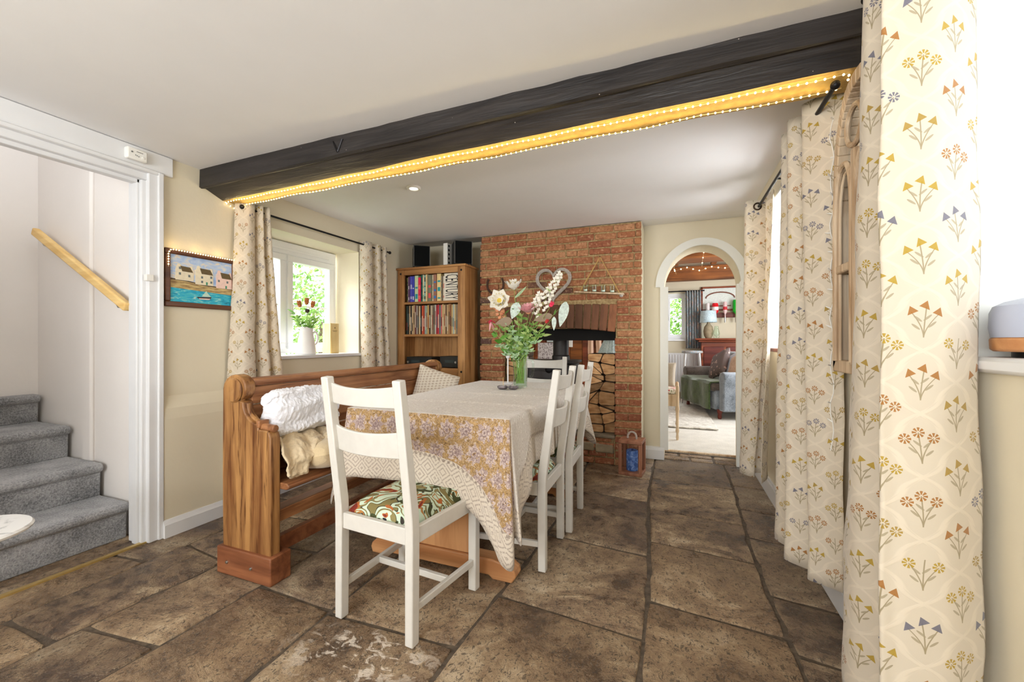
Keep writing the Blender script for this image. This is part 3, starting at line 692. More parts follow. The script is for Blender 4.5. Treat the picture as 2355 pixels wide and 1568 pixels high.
# ---------------------------------------------------------------- left window
def window_left():
    F = thing('window_1', None, None); F['kind'] = 'structure'; F.location = (-2.95, 2.5, 1.0)
    X0, X1 = -2.985, -2.935; y0, y1, z0, z1 = 2.03, 2.985, 1.0, 1.905
    bm = BM()
    for a in ((y0, y1, z0, z0+0.05), (y0, y1, z1-0.10, z1)): bx(bm, X0, X1, *a)
    for a in ((y0, y0+0.05), (y1-0.05, y1), (2.425, 2.475)): bx(bm, X0, X1, a[0], a[1], z0+0.05, z1-0.10)
    bx(bm, X1-0.002, X1+0.008, 2.10, 2.90, z1-0.070, z1-0.045)
    obj('window_frame', bm, 'upvc', F, bevel=0.006, world=True)
    for (a, b) in ((2.46, 2.945), (2.07, 2.44)):
        bm = BM(); s = 0.05; c0, c1 = z0+0.035, z1-0.105
        for q in ((a, b, c0, c0+s), (a, b, c1-s, c1)): bx(bm, X0+0.004, X1+0.016, *q)
        for q in ((a, a+s), (b-s, b)): bx(bm, X0+0.004, X1+0.016, q[0], q[1], c0+s, c1-s)
        bx(bm, X0+0.018, X1, a+s, b-s, 1.385, 1.40)
        o = obj('sash', bm, 'upvc', F, bevel=0.004, world=True)
        bm = BM(); bx(bm, X0+0.020, X0+0.024, a+s-0.005, b-s+0.005, c0+s-0.005, c1-s+0.005); obj('pane', bm, 'window_glass', F, world=True)
    bm = BM(); bx(bm, X1+0.016, X1+0.028, 2.478, 2.496, 1.30, 1.34); box(bm, (X1+0.034, 2.487, 1.355), (0.012, 0.014, 0.09)); obj('window_handle', bm, 'white_plastic', F, bevel=0.003, world=True)
    bm = BM(); bx(bm, -2.94, -2.655, 2.02, 3.02, 0.965, 0.992); struct('trim_9', bm, 'white_gloss', bevel=0.006)
window_left()
# right-hand windows: frame and panes out at the face of the wall
def window_right(name, y0, y1, z0, z1, mull):
    F = thing(name, None, None); F['kind'] = 'structure'; F.location = (0.9, (y0+y1)/2, z0)
    bm = BM()
    for a in ((y0, y1, z0, z0+0.05), (y0, y1, z1-0.05, z1)): bx(bm, 0.88, 0.93, *a)
    for a in [(y0, y0+0.05), (y1-0.05, y1)]+[(q-0.025, q+0.025) for q in mull]: bx(bm, 0.88, 0.93, a[0], a[1], z0+0.05, z1-0.05)
    obj('window_frame', bm, 'upvc', F, bevel=0.005, world=True)
    bm = BM(); bx(bm, 0.903, 0.907, y0+0.04, y1-0.04, z0+0.04, z1-0.04); obj('pane', bm, 'window_glass', F, world=True)
window_right('window_2', 2.42, 3.31, 1.05, 1.94, (2.86,)); window_right('window_3', 0.62, 1.22, 1.065, 2.0, (0.92,))

# ---------------------------------------------------------------- the black beam
def beam():
    T = thing('ceiling_beam', 'black painted timber beam crossing the ceiling with lights beneath', 'beam', (-1.0, 1.72, 1.99))
    L = [(1.64, 2.141), (1.64, 2.032), (1.652, 2.026), (1.672, 2.034), (1.775, 1.992), (1.885, 1.996), (1.90, 2.141)]
    Rr = [(1.598, 2.141), (1.598, 2.066), (1.610, 2.060), (1.626, 2.068), (1.665, 1.995), (1.815, 1.996), (1.83, 2.141)]
    bm = BM(); n = 46; rings = []
    for k in range(n+1):
        t = k/n; x = -2.679+t*(0.572+2.679); ring = []
        for i, (a, b) in enumerate(zip(L, Rr)):
            y = a[0]+(b[0]-a[0])*t; z = a[1]+(b[1]-a[1])*t
            if 0 < i < 6: y += noise.noise(Vector((x*3, i*2.1, 0)))*0.008; z += noise.noise(Vector((x*3, i*3.7, 5)))*0.006
            if i == 0: y += noise.noise(Vector((x*7, 3, 0)))*0.008
            ring.append(bm.verts.new((x, y, z)))
        rings.append(ring)
    m = len(L); low = []
    for A, B in zip(rings, rings[1:]):
        for i in range(m):
            f = bm.faces.new((A[i], A[(i+1) % m], B[(i+1) % m], B[i]))
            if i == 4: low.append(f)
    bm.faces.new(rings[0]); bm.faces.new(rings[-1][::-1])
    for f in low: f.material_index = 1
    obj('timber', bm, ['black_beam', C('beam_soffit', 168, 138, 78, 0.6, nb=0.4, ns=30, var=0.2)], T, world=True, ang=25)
    bm = BM(); x = -1.59
    for a, b in (((-1.615, 1.627, 2.115), (-1.585, 1.625, 2.058)), ((-1.585, 1.625, 2.058), (-1.555, 1.625, 2.118))): tube(bm, [a, b], 0.006, 6)
    obj('iron_staple', bm, 'black_metal', T, world=True)
beam()
def fairy_string(name, label, path, gap, r=0.0035, lim=100, near=None, wire='wire_clear', cat='string lights', rw=0.0012, group=None):
    """a wire with bulbs: the nearest hundred bulbs are parts, the rest one part"""
    T = thing(name, label, cat, path[0], 0, group); bm = BM(); tube(bm, path, rw, 4); obj('wire', bm, wire, T, world=True)
    P = [Vector(p) for p in path]; pos = []; acc = 0.0
    for a, b in zip(P, P[1:]):
        L = (b-a).length; s = gap-acc
        while s <= L: pos.append(a+(b-a)*(s/L)); s += gap
        acc = (acc+L) % gap
    pos.sort(key=lambda p: p.length); M0 = world_of(T).inverted(); base = None
    for p in pos[:lim]:
        if base is None:
            b_ = BM(); ball(b_, (0, 0, 0), r, 8, 6); base = obj('bulb', b_, 'warm_bulb', T, keep=True); o = base
        else: o = base.copy(); COL.objects.link(o)
        o.location = M0 @ p
    if len(pos) > lim:
        b_ = BM()
        for p in pos[lim:]: ball(b_, p, r, 6, 4)
        tag(obj('bulbs', b_, 'warm_bulb', T, world=True), kind='stuff')
    return T
bl = [(-2.672, 1.97, 1.93), (-2.672, 1.86, 1.963), (-2.67, 1.785, 1.984)]
front = bl + [(-2.66+k*0.1, 1.785-(1.785-1.680)*(k/32), 1.983+0.003*math.sin(k*2.0)) for k in range(33)] + [(0.545, 1.70, 1.983), (0.55, 1.725, 1.983)]
fairy_string('fairy_lights', 'string of warm fairy lights along the front edge of the beam underside', front, 0.0255, 0.0038)
back = [(-2.60+k*0.1, 1.862-(1.862-1.775)*(k/31)+0.006*math.sin(k*1.1), 1.984+0.002*math.sin(k*1.7)) for k in range(32)]+[(0.545, 1.765, 1.984)]
fairy_string('fairy_lights', 'second string of warm fairy lights along the rear edge of the beam underside', back, 0.0255, 0.0038)
for yy, e in ((1.735, 1.3), (1.80, 1.1)):            # the glow those strings give off, along their own line
    d = bpy.data.lights.new('fairy_glow', 'AREA'); d.shape = 'RECTANGLE'; d.size = 3.1; d.size_y = 0.012; d.energy = e; d.color = (1.0, 0.76, 0.32)
    o = bpy.data.objects.new('fairy_glow', d); COL.objects.link(o); o.location = (-1.05, yy, 1.965); o.rotation_euler = (PI, 0, -0.032)

# recessed ceiling spotlight
sp = thing('ceiling_spotlight', 'white recessed spotlight in the ceiling behind the beam', 'light', (-1.64, 2.36, 2.128))
bm = BM(); lathe(bm, [(0.028, 0.002), (0.031, -0.006), (0.043, -0.008), (0.048, -0.002), (0.048, 0.010)], (0, 0, 0.006), 32, cap=False); obj('rim', bm, 'white_plastic', sp)
bm = BM(); lathe(bm, [(0.0, 0.001), (0.028, 0.002)], (0, 0, 0.006), 24, cap=False); obj('lamp', bm, 'lamp_on', sp)

# ---------------------------------------------------------------- chimney breast of old bricks
def chimney():
    T = thing('chimney_breast', 'exposed red brick chimney breast with arched fireplace opening', 'chimney breast', (-1.03, 4.05, 0))
    xl, xr, yf = -1.806, -0.262, 3.73; oL, oR = -1.56, -0.486; rnd = random.Random(3)
    bm = BM()
    bx(bm, xl+0.012, oL-0.006, yf+0.012, 4.098, 0, 2.138); bx(bm, oR+0.006, xr-0.004, yf+0.012, 4.098, 0, 2.138); bx(bm, oL-0.006, oR+0.006, yf+0.012, 4.098, 1.215, 2.138)
    bx(bm, oL, oR, yf+0.02, 4.098, 0, 0.235)
    obj('mortar', bm, 'mortar', T, smooth=False, world=True)
    bm = BM(); tones = []; pitch = 0.0668; r = 0
    def brick(x0, x1, z0, z1, t, y0=yf):
        j = lambda s: rnd.uniform(-s, s)
        F = box(bm, ((x0+x1)/2+j(0.002), y0+0.03+j(0.003), (z0+z1)/2+j(0.002)), (x1-x0, 0.06, z1-z0), R3(j(0.012), j(0.012), j(0.01)))
        for f in F:
            tones.append(t)
        for v in {v for f in F for v in f.verts}: v.co += Vector((j(0.003), j(0.002), j(0.003)))
    z = 0.004
    while z < 2.13:
        h = 0.0530+rnd.uniform(-0.003, 0.003); zc = z+h/2
        iv = [(xl, xr)] if zc > 1.44 else ([(xl, -1.605), (-0.466, xr)] if zc > 1.16 else [(xl, oL), (oR, xr)])
        if zc < 0.24: iv.append((oL+0.01, oR-0.01))
        for a, b in iv:
            x = a; L = 0.185; off = (r % 2)*0.5
            if b-a < 0.3 and zc > 0:
                segs = [(a, b)] if r % 2 else [(a, (a+b)/2-0.005), ((a+b)/2+0.005, b)]
            else:
                segs = []; x = a-off*L
                while x < b:
                    l = L*rnd.choice([0.82, 0.95, 1, 1, 1.08, 0.52]); segs.append((max(x, a), min(x+l, b))); x += l+0.010
                segs = [s_ for s_ in segs if s_[1]-s_[0] > 0.03]
            for s0, s1 in segs:
                base = 0.30 if zc < 0.9 else 0.5
                t = min(1, max(0, rnd.gauss(base, 0.2)))
                if rnd.random() < 0.03: t = 1.0
                sl = 0.0 if zc < 1.9 else 0.0
                brick(s0, s1, z, min(z+h, 2.139), t)
        z += pitch; r += 1
    o = obj('bricks', bm, 'brick', T, world=True, bevel=0.004, seg=1); set_tone(o, lambda i: tones[i])
    # soldier course over the opening
    bm = BM(); tn2 = []; n = 15; xa, xb = -1.595, -0.472
    for k in range(n):
        x0 = xa+(xb-xa)*k/n+0.004; x1 = xa+(xb-xa)*(k+1)/n-0.004; xc = (x0+x1)/2; q = (xc+1.033)/0.56
        zb = 1.178+0.040*(1-q*q); zt = 1.425+0.012*(1-q*q); a_ = q*0.10
        t = 0.9 if abs(q) > 0.85 else rnd.uniform(0, 0.7)
        for f in box(bm, (xc, yf+0.035+rnd.uniform(-0.003, 0.003), (zb+zt)/2), (x1-x0, 0.085, zt-zb), R3(0, a_, 0)): tn2.append(t)
    o = obj('soldier_arch', bm, 'arch_brick', T, world=True, bevel=0.006, seg=1); set_tone(o, lambda i: tn2[i])
    bm = BM(); bx(bm, oL-0.004, oR+0.004, yf+0.10, yf+0.16, 1.105, 1.25); bx(bm, oL-0.004, oR+0.004, yf+0.16, 4.098, 1.20, 1.214)
    obj('register_plate', bm, 'soot', T, world=True, smooth=False)
    bm = BM(); bx(bm, oL+0.002, oR-0.002, yf-0.012, 4.098, 0.235, 0.262)
    obj('hearth_slab', bm, 'stone_grey', T, world=True, bevel=0.008)
    bm = BM(); bx(bm, -0.66, -0.495, yf-0.006, yf+0.03, 0.10, 0.185); bx(bm, -0.90, -0.67, yf-0.006, yf+0.03, 0.11, 0.19); obj('hearth_stone', bm, 'stone_cap', T, world=True, bevel=0.012)
    bm = BM(); bx(bm, xr-0.0035, xr+0.001, yf+0.02, 4.098, 0, 2.138); obj('side_plaster', bm, 'cream_plaster', T, world=True, smooth=False)
chimney()
# ---------------------------------------------------------------- the old pew
def pew():
    T = thing('church_pew', 'old waxed pine church pew along the window wall, scrolled ends', 'bench', (-1.85, 2.2, 0))
    out = [(-2.011, 0.12), (-2.014, 0.45), (-2.011, 0.872), (-2.003, 0.898), (-1.985, 0.922), (-1.958, 0.937), (-1.929, 0.942), (-1.900, 0.937), (-1.874, 0.924), (-1.857, 0.902), (-1.852, 0.876),
           (-1.860, 0.850), (-1.880, 0.830), (-1.898, 0.822), (-1.872, 0.815), (-1.868, 0.790), (-1.858, 0.765), (-1.842, 0.745), (-1.820, 0.729), (-1.795, 0.720), (-1.772, 0.716), (-1.772, 0.694), (-1.715, 0.692), (-1.700, 0.680), (-1.692, 0.660), (-1.692, 0.12)]
    for y in (1.335, 3.03):
        bm = BM(); prism(bm, out, 1, y, y+0.052); e = obj('end_panel', bm, 'pew_wood', T, bevel=0.006, world=True)
        bm = BM()                      # moulded edge that runs round the scroll and down the sweep
        p = [(x+0.004, y+0.026, z) for x, z in out[10:21]]; 
        q = [(-1.868, y+0.026, 0.806), (-1.862, y+0.026, 0.775), (-1.846, y+0.026, 0.75), (-1.82, y+0.026, 0.733), (-1.79, y+0.026, 0.724), (-1.768, y+0.026, 0.722)]
        tube(bm, spline(q, 5), 0.010, 8); lathe(bm, [(0.058, -0.004), (0.052, -0.012), (0.020, -0.013), (0.0, -0.008)], (-1.93, y, 0.868), 24, axis='Y')
        obj('scroll_moulding', bm, 'pew_wood', T, world=True)
        bm = BM(); tube(bm, [(-1.775, y+0.026, 0.704), (-1.69, y+0.026, 0.700)], 0.017, 12); bx(bm, -1.785, -1.765, y, y+0.052, 0.70, 0.735); obj('arm_cap', bm, 'pew_rail_wood', T, bevel=0.004, world=True)
        bm = BM(); bx(bm, -2.028, -1.672, y-0.017, y+0.092, 0, 0.128); b = obj('foot_block', bm, 'pew_base_wood', T, bevel=0.006, world=True)
        if y < 2:
            for x in (-1.955, -1.795):
                k = BM(); lathe(k, [(0.0, -0.006), (0.0065, -0.004), (0.008, 0.0), (0.008, 0.004)], (x, y-0.018, 0.062), 12, axis='Y'); obj('bolt', k, 'steel', b, world=True)
    bm = BM(); prism(bm, [(-1.905, 0.885), (-1.868, 0.885), (-1.862, 0.900), (-1.866, 0.918), (-1.885, 0.926), (-1.905, 0.92)], 1, 1.385, 3.035)
    obj('top_rail', bm, 'pew_rail_wood', T, bevel=0.004, world=True)
    for z0, z1 in ((0.80, 0.886), (0.62, 0.797), (0.43, 0.617)):
        bm = BM(); k0 = (0.9-z0)*0.06; k1 = (0.9-z1)*0.06
        prism(bm, [(-1.900+0*k0, z0), (-1.878+0*k0, z0), (-1.878, z1-0.004), (-1.900, z1-0.004)], 1, 1.386, 3.032); obj('back_board', bm, 'pew_rail_wood', T, bevel=0.003, world=True)
    bm = BM(); prism(bm, [(-1.880, 0.415), (-1.655, 0.415), (-1.640, 0.424), (-1.640, 0.436), (-1.655, 0.445), (-1.880, 0.445)], 1, 1.386, 3.032); obj('seat', bm, 'pew_rail_wood', T, bevel=0.004, world=True)
    bm = BM(); bx(bm, -1.86, -1.72, 1.386, 3.032, 0.262, 0.282); bx(bm, -1.735, -1.715, 1.386, 3.032, 0.255, 0.31); obj('book_shelf', bm, 'pew_rail_wood', T, bevel=0.003, world=True)
    bm = BM(); bx(bm, -1.78, -1.745, 1.386, 3.032, 0.095, 0.17); obj('stretcher', bm, 'pew_base_wood', T, bevel=0.003, world=True)
pew()

# ---------------------------------------------------------------- throws and cushions on the pew
def lumpy(bm, fn, n, m, amp, fr, seed=0, thick=0.0):
    G = [[None]*(m+1) for _ in range(n+1)]
    for i in range(n+1):
        for j in range(m+1):
            p = Vector(fn(i/n, j/m)); q = p*fr+Vector((seed, seed*2, 0)); G[i][j] = p+noise.noise_vector(q)*amp+noise.noise_vector(q*2.7)*amp*0.45
    V = [[bm.verts.new(p) for p in row] for row in G]
    for i in range(n):
        for j in range(m): bm.faces.new((V[i][j], V[i+1][j], V[i+1][j+1], V[i][j+1]))
def white_throw():
    bm = BM()                           # a thick fleece folded over and standing against the pew back
    def fn(u, v):
        a = v*2*PI; w_ = 0.075*(1-0.25*abs(2*u-1)**3); e = (1-abs(2*u-1)**9)**0.28 if 0 < u < 1 else 0.0
        y = 1.392+0.42*u; c, s_ = math.cos(a), math.sin(a)
        x = -1.790+w_*1.1*e*(abs(c)**0.8)*(1 if c > 0 else -1)*0.95; z = 0.752+0.115*(0.35+0.65*e)*(abs(s_)**0.7)*(1 if s_ > 0 else -1)*(1-0.12*u**3)
        fold = 0.012*math.sin(s_*8+math.sin(u*7)*0.8)
        return (x+fold, y, z)
    lumpy(bm, fn, 70, 84, 0.007, 26, 3); bmesh.ops.remove_doubles(bm, verts=bm.verts[:], dist=0.0008)
    o = obj('fleece_throw', bm, 'white_fleece', sub=1, ang=180); tag(o, 'fluffy white fleece throw bundled at the near end of the pew', 'throw')
    dm = bpy.data.textures.new('fluff', 'CLOUDS'); dm.noise_scale = 0.012; md = o.modifiers.new('fluff', 'DISPLACE'); md.texture = dm; md.strength = 0.014; md.mid_level = 0.5
white_throw()
def beige_throw():
    bm = BM()
    def fn(u, v):
        y = 1.392+0.40*u; s = v
        x = -1.875+0.225*min(1, s*1.5)+0.010*math.sin(u*16+s*4)-0.045*u*s
        z = 0.660-0.02*s-0.24*max(0, s-0.40)*(1.9-1.75*min(1, u*1.5))+0.016*math.sin(u*23+s*6+math.sin(s*9))-0.045*u
        return (x, y, max(z, 0.462))
    lumpy(bm, fn, 60, 50, 0.014, 19, 9)
    o = obj('crochet_throw', bm, 'beige_throw', solid=0.012, sub=1); tag(o, 'crumpled beige knitted throw lying under the white fleece', 'throw')
    dm = bpy.data.textures.new('crumple', 'CLOUDS'); dm.noise_scale = 0.018; md = o.modifiers.new('crumple', 'DISPLACE'); md.texture = dm; md.strength = 0.012; md.mid_level = 0.5
beige_throw()
bm = BM(); cushion(bm, 0.46, 0.30, 0.15, 14, Matrix.Translation((-1.700, 1.735, 0.520)) @ Matrix.Rotation(math.radians(90), 4, 'Z') @ Matrix.Rotation(math.radians(78), 4, 'X'), wob=0.010)
tag(obj('pew_cushion', bm, 'beige_cushion', sub=1), 'plain beige cushion lying on the pew seat under the throws', 'cushion')
bm = BM(); cushion(bm, 0.37, 0.37, 0.11, 14, Matrix.Translation((-1.745, 2.80, 0.705)) @ Matrix.Rotation(math.radians(52), 4, 'Z') @ Matrix.Rotation(math.radians(-14), 4, 'X') @ Matrix.Rotation(math.radians(20), 4, 'Y'))
tag(obj('lattice_cushion', bm, 'lattice_knit', sub=1), 'cream lattice-knit square cushion tipped against the far end of the pew', 'cushion')

# ---------------------------------------------------------------- white ladder-back chairs
def make_chair():
    """seat faces +Y, origin on the floor under the seat centre"""
    T = thing('dining_chair', 'x', 'chair', group='white dining chairs round the table')
    hw, fw, yb, yf = 0.178, 0.200, -0.185, 0.205; sh = 0.425
    for s in (-1, 1):
        bm = BM(); w_ = 0.036                                   # back post: straight below the seat, raked above it
        prof = [(yb-0.02, 0), (yb+0.018, 0), (yb+0.022, sh-0.03), (yb+0.018, sh+0.05), (yb-0.055, 0.965), (yb-0.088, 0.962), (yb-0.022, sh+0.03), (yb-0.020, sh-0.03)]
        prism(bm, prof, 0, s*hw-w_/2, s*hw+w_/2); obj('back_post', bm, 'chair_paint', T, bevel=0.004)
        bm = BM(); box(bm, (s*fw, yf, sh/2-0.002), (0.038, 0.038, sh-0.004)); obj('leg', bm, 'chair_paint', T, bevel=0.004)
        bm = BM(); a = Vector((s*hw, yb+0.018, sh-0.036)); b = Vector((s*fw, yf-0.019, sh-0.036)); d = b-a
        box(bm, (a+b)/2, (0.022, d.length, 0.062), R3(0, 0, math.atan2(-d.x, d.y))); obj('seat_rail', bm, 'chair_paint', T, bevel=0.003)
        bm = BM(); a = Vector((s*hw, yb+0.014, 0.125)); b = Vector((s*fw, yf-0.017, 0.125)); d = b-a
        box(bm, (a+b)/2, (0.018, d.length, 0.028), R3(0, 0, math.atan2(-d.x, d.y))); obj('stretcher', bm, 'chair_paint', T, bevel=0.003)
    bm = BM(); bx(bm, -hw+0.018, hw-0.018, yb-0.012, yb+0.010, sh-0.067, sh-0.005); obj('seat_rail', bm, 'chair_paint', T, bevel=0.003)
    bm = BM(); bx(bm, -fw+0.019, fw-0.019, yf-0.006, yf+0.016, sh-0.067, sh-0.005); obj('seat_rail', bm, 'chair_paint', T, bevel=0.003)
    bm = BM(); bx(bm, -0.182, 0.182, 0.02, 0.04, 0.112, 0.138); obj('stretcher', bm, 'chair_paint', T, bevel=0.003)
    for z0, z1 in ((0.86, 0.94), (0.675, 0.775)):              # the two curved ladder slats
        bm = BM(); n = 14; rows = []
        for k in range(n+1):
            u = k/n*2-1; x = u*(hw-0.014); bow = -0.030*(1-u*u)
            row = []
            for (z, t) in ((z0, 0), (z1, 0), (z1, 1), (z0, 1)):
                zz = z + (-0.012*(1-u*u) if z == z1 else 0.0)
                yc = yb+0.008-(zz-sh-0.05)*0.145+bow
                row.append(bm.verts.new((x, yc-0.008+0.016*t, zz)))
            rows.append(row)
        for A, B in zip(rows, rows[1:]):
            for i in range(4): bm.faces.new((A[i], A[(i+1) % 4], B[(i+1) % 4], B[i]))
        bm.faces.new(rows[0]); bm.faces.new(rows[-1][::-1]); obj('back_slat', bm, 'chair_paint', T, bevel=0.004)
    # domed drop-in seat
    bm = BM(); n = 16; top = []
    for i in range(n+1):
        row = []
        for j in range(n+1):
            u = i/n*2-1; v = j/n*2-1; y = yb+0.020+(v+1)/2*(yf-yb-0.022); hx = (hw-0.016)+(fw-hw)*(v+1)/2
            e = ((1-abs(u)**5)*(1-abs(v)**5)); z = sh-0.004+0.046*max(0, e)**0.45
            row.append(bm.verts.new((u*hx, y, z)))
        top.append(row)
    for i in range(n):
        for j in range(n): bm.faces.new((top[i][j], top[i+1][j], top[i+1][j+1], top[i][j+1]))
    ring = [top[i][0] for i in range(n+1)]+[top[n][j] for j in range(1, n+1)]+[top[i][n] for i in range(n-1, -1, -1)]+[top[0][j] for j in range(n-1, 0, -1)]
    low = [bm.verts.new((v.co.x, v.co.y, sh-0.02)) for v in ring]
    for i in range(len(ring)): bm.faces.new((ring[i], ring[(i+1) % len(ring)], low[(i+1) % len(ring)], low[i]))
    bm.faces.new(low); obj('seat', bm, 'seat_print', T, ang=60)
    return T
ch = make_chair(); ch['label'] = 'white dining chair nearest the camera, its back turned to us'
ch.location = (-1.045, 1.462, 0); ch.rotation_euler = (0, 0, math.radians(-5))
GRP = 'white dining chairs round the table'
dup(ch, (-0.775, 2.072, 0), math.radians(91), 'white dining chair on the right of the table, nearer the camera', GRP)
dup(ch, (-0.755, 2.512, 0), math.radians(92), 'white dining chair on the right of the table, nearer the fireplace', GRP)
dup(ch, (-1.06, 3.25, 0), math.radians(180), 'white dining chair at the far head of the table before the stove', GRP)

# ---------------------------------------------------------------- the trestle table
TX0, TX1, TY0, TY1, TZ = -1.475, -0.635, 1.585, 3.07, 0.772
def table():
    T = thing('dining_table', 'light oak trestle dining table hidden beneath the patterned cloth', 'table', (-1.06, 2.3, 0))
    bm = BM(); bx(bm, TX0, TX1, TY0, TY1, 0.735, TZ-0.003); obj('tabletop', bm, 'table_oak_flat', T, bevel=0.006, world=True)
    for y in (1.78, 2.86):
        bm = BM(); pr = [(-1.465, 0.0), (-1.36, 0.0), (-1.34, 0.016), (-0.80, 0.016), (-0.78, 0.0), (-0.685, 0.0), (-0.665, 0.03), (-0.672, 0.055), (-0.70, 0.075), (-0.78, 0.092), (-1.36, 0.092), (-1.44, 0.075), (-1.468, 0.05), (-1.475, 0.03)]
        prism(bm, pr, 1, y-0.04, y+0.04); obj('foot', bm, 'table_oak_flat', T, bevel=0.006, world=True)
        bm = BM(); bx(bm, -1.225, -0.905, y-0.028, y+0.028, 0.092, 0.70); obj('leg_panel', bm, 'table_oak', T, bevel=0.004, world=True)
        bm = BM(); bx(bm, -1.38, -0.74, y-0.04, y+0.04, 0.69, 0.736); obj('top_bearer', bm, 'table_oak_flat', T, bevel=0.004, world=True)
    bm = BM(); bx(bm, -1.085, -1.045, 1.70, 2.94, 0.27, 0.37); obj('stretcher_beam', bm, 'table_oak_flat', T, bevel=0.004, world=True)
    bm = BM(); box(bm, (-1.065, 1.728, 0.32), (0.020, 0.026, 0.14)); obj('wedge_peg', bm, 'table_oak', T, bevel=0.003, world=True)
table()

# ---------------------------------------------------------------- tablecloth
def tablecloth():
    """sheet with a flat top, straight falls and gathered corners; UV in metres, 'hem' = distance to the hem, 'front' marks the two end falls"""
    bm = BM(); uv = bm.loops.layers.uv.new('UVMap'); fh = bm.verts.layers.float.new('hem'); ff = bm.verts.layers.float.new('front')
    info = {}
    def V(p, u, v, hem, fr):
        q = bm.verts.new(p); q[fh] = hem; q[ff] = fr; info[q] = (u, v); return q
    def F(a, b, c, d):
        f = bm.faces.new((a, b, c, d))
        for l in f.loops: l[uv].uv = info[l.vert]
    x0, x1, y0, y1, z = TX0-0.004, TX1+0.004, TY0-0.004, TY1+0.004, TZ+0.003
    nx_, ny_ = 40, 110; G = []
    for i in range(nx_+1):
        row = []
        for j in range(ny_+1):
            x = x0+(x1-x0)*i/nx_; y = y0+(y1-y0)*j/ny_
            cr = 0.007*math.exp(-((y-1.93-0.02*math.sin(x*5))/0.018)**2)+0.008*math.exp(-((y-2.30)/0.020)**2)+0.008*math.exp(-((y-2.68-0.03*x)/0.022)**2)+0.004*math.exp(-((x+1.05)/0.015)**2)
            d = min(x-x0, x1-x, y-y0, y1-y)
            row.append(V((x, y, z+(cr+0.0015*noise.noise(Vector((x*9, y*9, 0))))*min(1, d/0.03)), x, y, 0.9, 0.0))
        G.append(row)
    for i in range(nx_):
        for j in range(ny_): F(G[i][j], G[i+1][j], G[i+1][j+1], G[i][j+1])
    # the falls: (side of the edge, top point, hem point) all the way round; corners carry several folds
    path = []
    def add(top, hem, fr): path.append((Vector(top), Vector(hem), fr))
    # front fall from left to right (y = y0)
    L = [(x0, -1.50, 0.42, 0.035), (x0+0.05, -1.455, 0.445, 0.010), (x0+0.15, -1.33, 0.455, 0.014), (x0+0.28, -1.20, 0.462, 0.008), (x0+0.42, -1.06, 0.462, 0.010), (x0+0.56, -0.93, 0.440, 0.008), (x0+0.66, -0.84, 0.400, 0.006), (x0+0.74, -0.765, 0.340, 0.010), (x1-0.055, -0.700, 0.260, 0.020)]
    for tx, hx, hz, off in L: add((tx, y0, z), (hx, y0-off, hz), 1.0)
    add((x1-0.02, y0, z), (-0.655, y0-0.030, 0.185), 1.0); add((x1-0.004, y0, z), (-0.610, y0-0.012, 0.170), 1.0)   # hanging tip
    add((x1, y0+0.004, z), (-0.628, y0+0.045, 0.27), 0.6); add((x1, y0+0.02, z), (-0.585, y0+0.02, 0.255), 0.2)
    add((x1, y0+0.06, z), (-0.612, y0+0.085, 0.36), 0.0); add((x1, y0+0.12, z), (-0.592, y0+0.15, 0.43), 0.0)
    for k in range(1, 12):
        t = k/12; y = y0+0.12+(y1-y0-0.24)*t
        add((x1, y, z), (x1+0.014+0.012*math.sin(k*1.9), y, 0.505+0.01*math.sin(k)), 0.0)
    add((x1, y1-0.05, z), (x1+0.03, y1-0.03, 0.44), 0.0); add((x1, y1-0.005, z), (x1+0.085, y1+0.05, 0.33), 0.4)
    add((x1-0.01, y1, z), (x1+0.02, y1+0.06, 0.35), 1.0)
    for k in range(1, 8):
        t = k/8; x = x1-(x1-x0)*t; add((x, y1, z), (x, y1+0.012+0.006*math.sin(k*2), 0.49), 1.0)
    add((x0+0.01, y1, z), (x0-0.03, y1+0.04, 0.36), 1.0); add((x0, y1-0.01, z), (x0-0.03, y1+0.01, 0.34), 0.4); add((x0, y1-0.06, z), (x0-0.015, y1-0.07, 0.46), 0.0)
    for k in range(1, 12):
        t = k/12; y = y1-0.06-(y1-y0-0.20)*t
        add((x0, y, z), (x0-0.013-0.008*math.sin(k*2.3), y, 0.50), 0.0)
    add((x0, y0+0.09, z), (x0-0.030, y0+0.10, 0.46), 0.0); add((x0, y0+0.05, z), (x0-0.10, y0+0.085, 0.42), 0.0)
    add((x0, y0+0.02, z), (x0-0.050, y0+0.035, 0.36), 0.2); add((x0, y0+0.006, z), (x0-0.135, y0+0.030, 0.335), 0.6); add((x0+0.001, y0+0.001, z), (x0-0.085, y0-0.015, 0.300), 1.0)
    n = len(path); sub = 5; cols = []; tops = spline([p[0] for p in path], sub, True); hems = spline([p[1] for p in path], sub, True)
    N = len(tops); m = 16; s = 0.0; per = []
    for k in range(N):
        a = path[(k//sub) % n][2]; b = path[(k//sub+1) % n][2]; fr = a+(b-a)*((k % sub)/sub); fr = 1.0 if fr > 0.5 else 0.0
        t0, h0 = tops[k], hems[k]; t0.x = min(max(t0.x, x0), x1); t0.y = min(max(t0.y, y0), y1)
        if k: s += 0.5*((t0-tops[k-1]).length+(h0-hems[k-1]).length)
        drop = (t0-h0).length; ns = 0.0045*math.sin(s*46+1)+0.003*math.sin(s*27)
        col_ = []
        c = Vector(((x0+x1)/2, (y0+y1)/2, 0)); outd = Vector((h0.x-c.x, h0.y-c.y, 0)).normalized()
        for j in range(m+1):
            q = j/m; w_ = q**1.15; ex = 0.0025 if 0 < j else 0
            p = Vector((t0.x+(h0.x-t0.x)*w_, t0.y+(h0.y-t0.y)*w_, t0.z+(h0.z-t0.z)*q))
            if 0 < j: p += outd*(ex+ns*q)
            if j == 1: p.z += 0.0
            col_.append(V(p, s, z-q*drop, drop*(1-q)*1.0, fr))
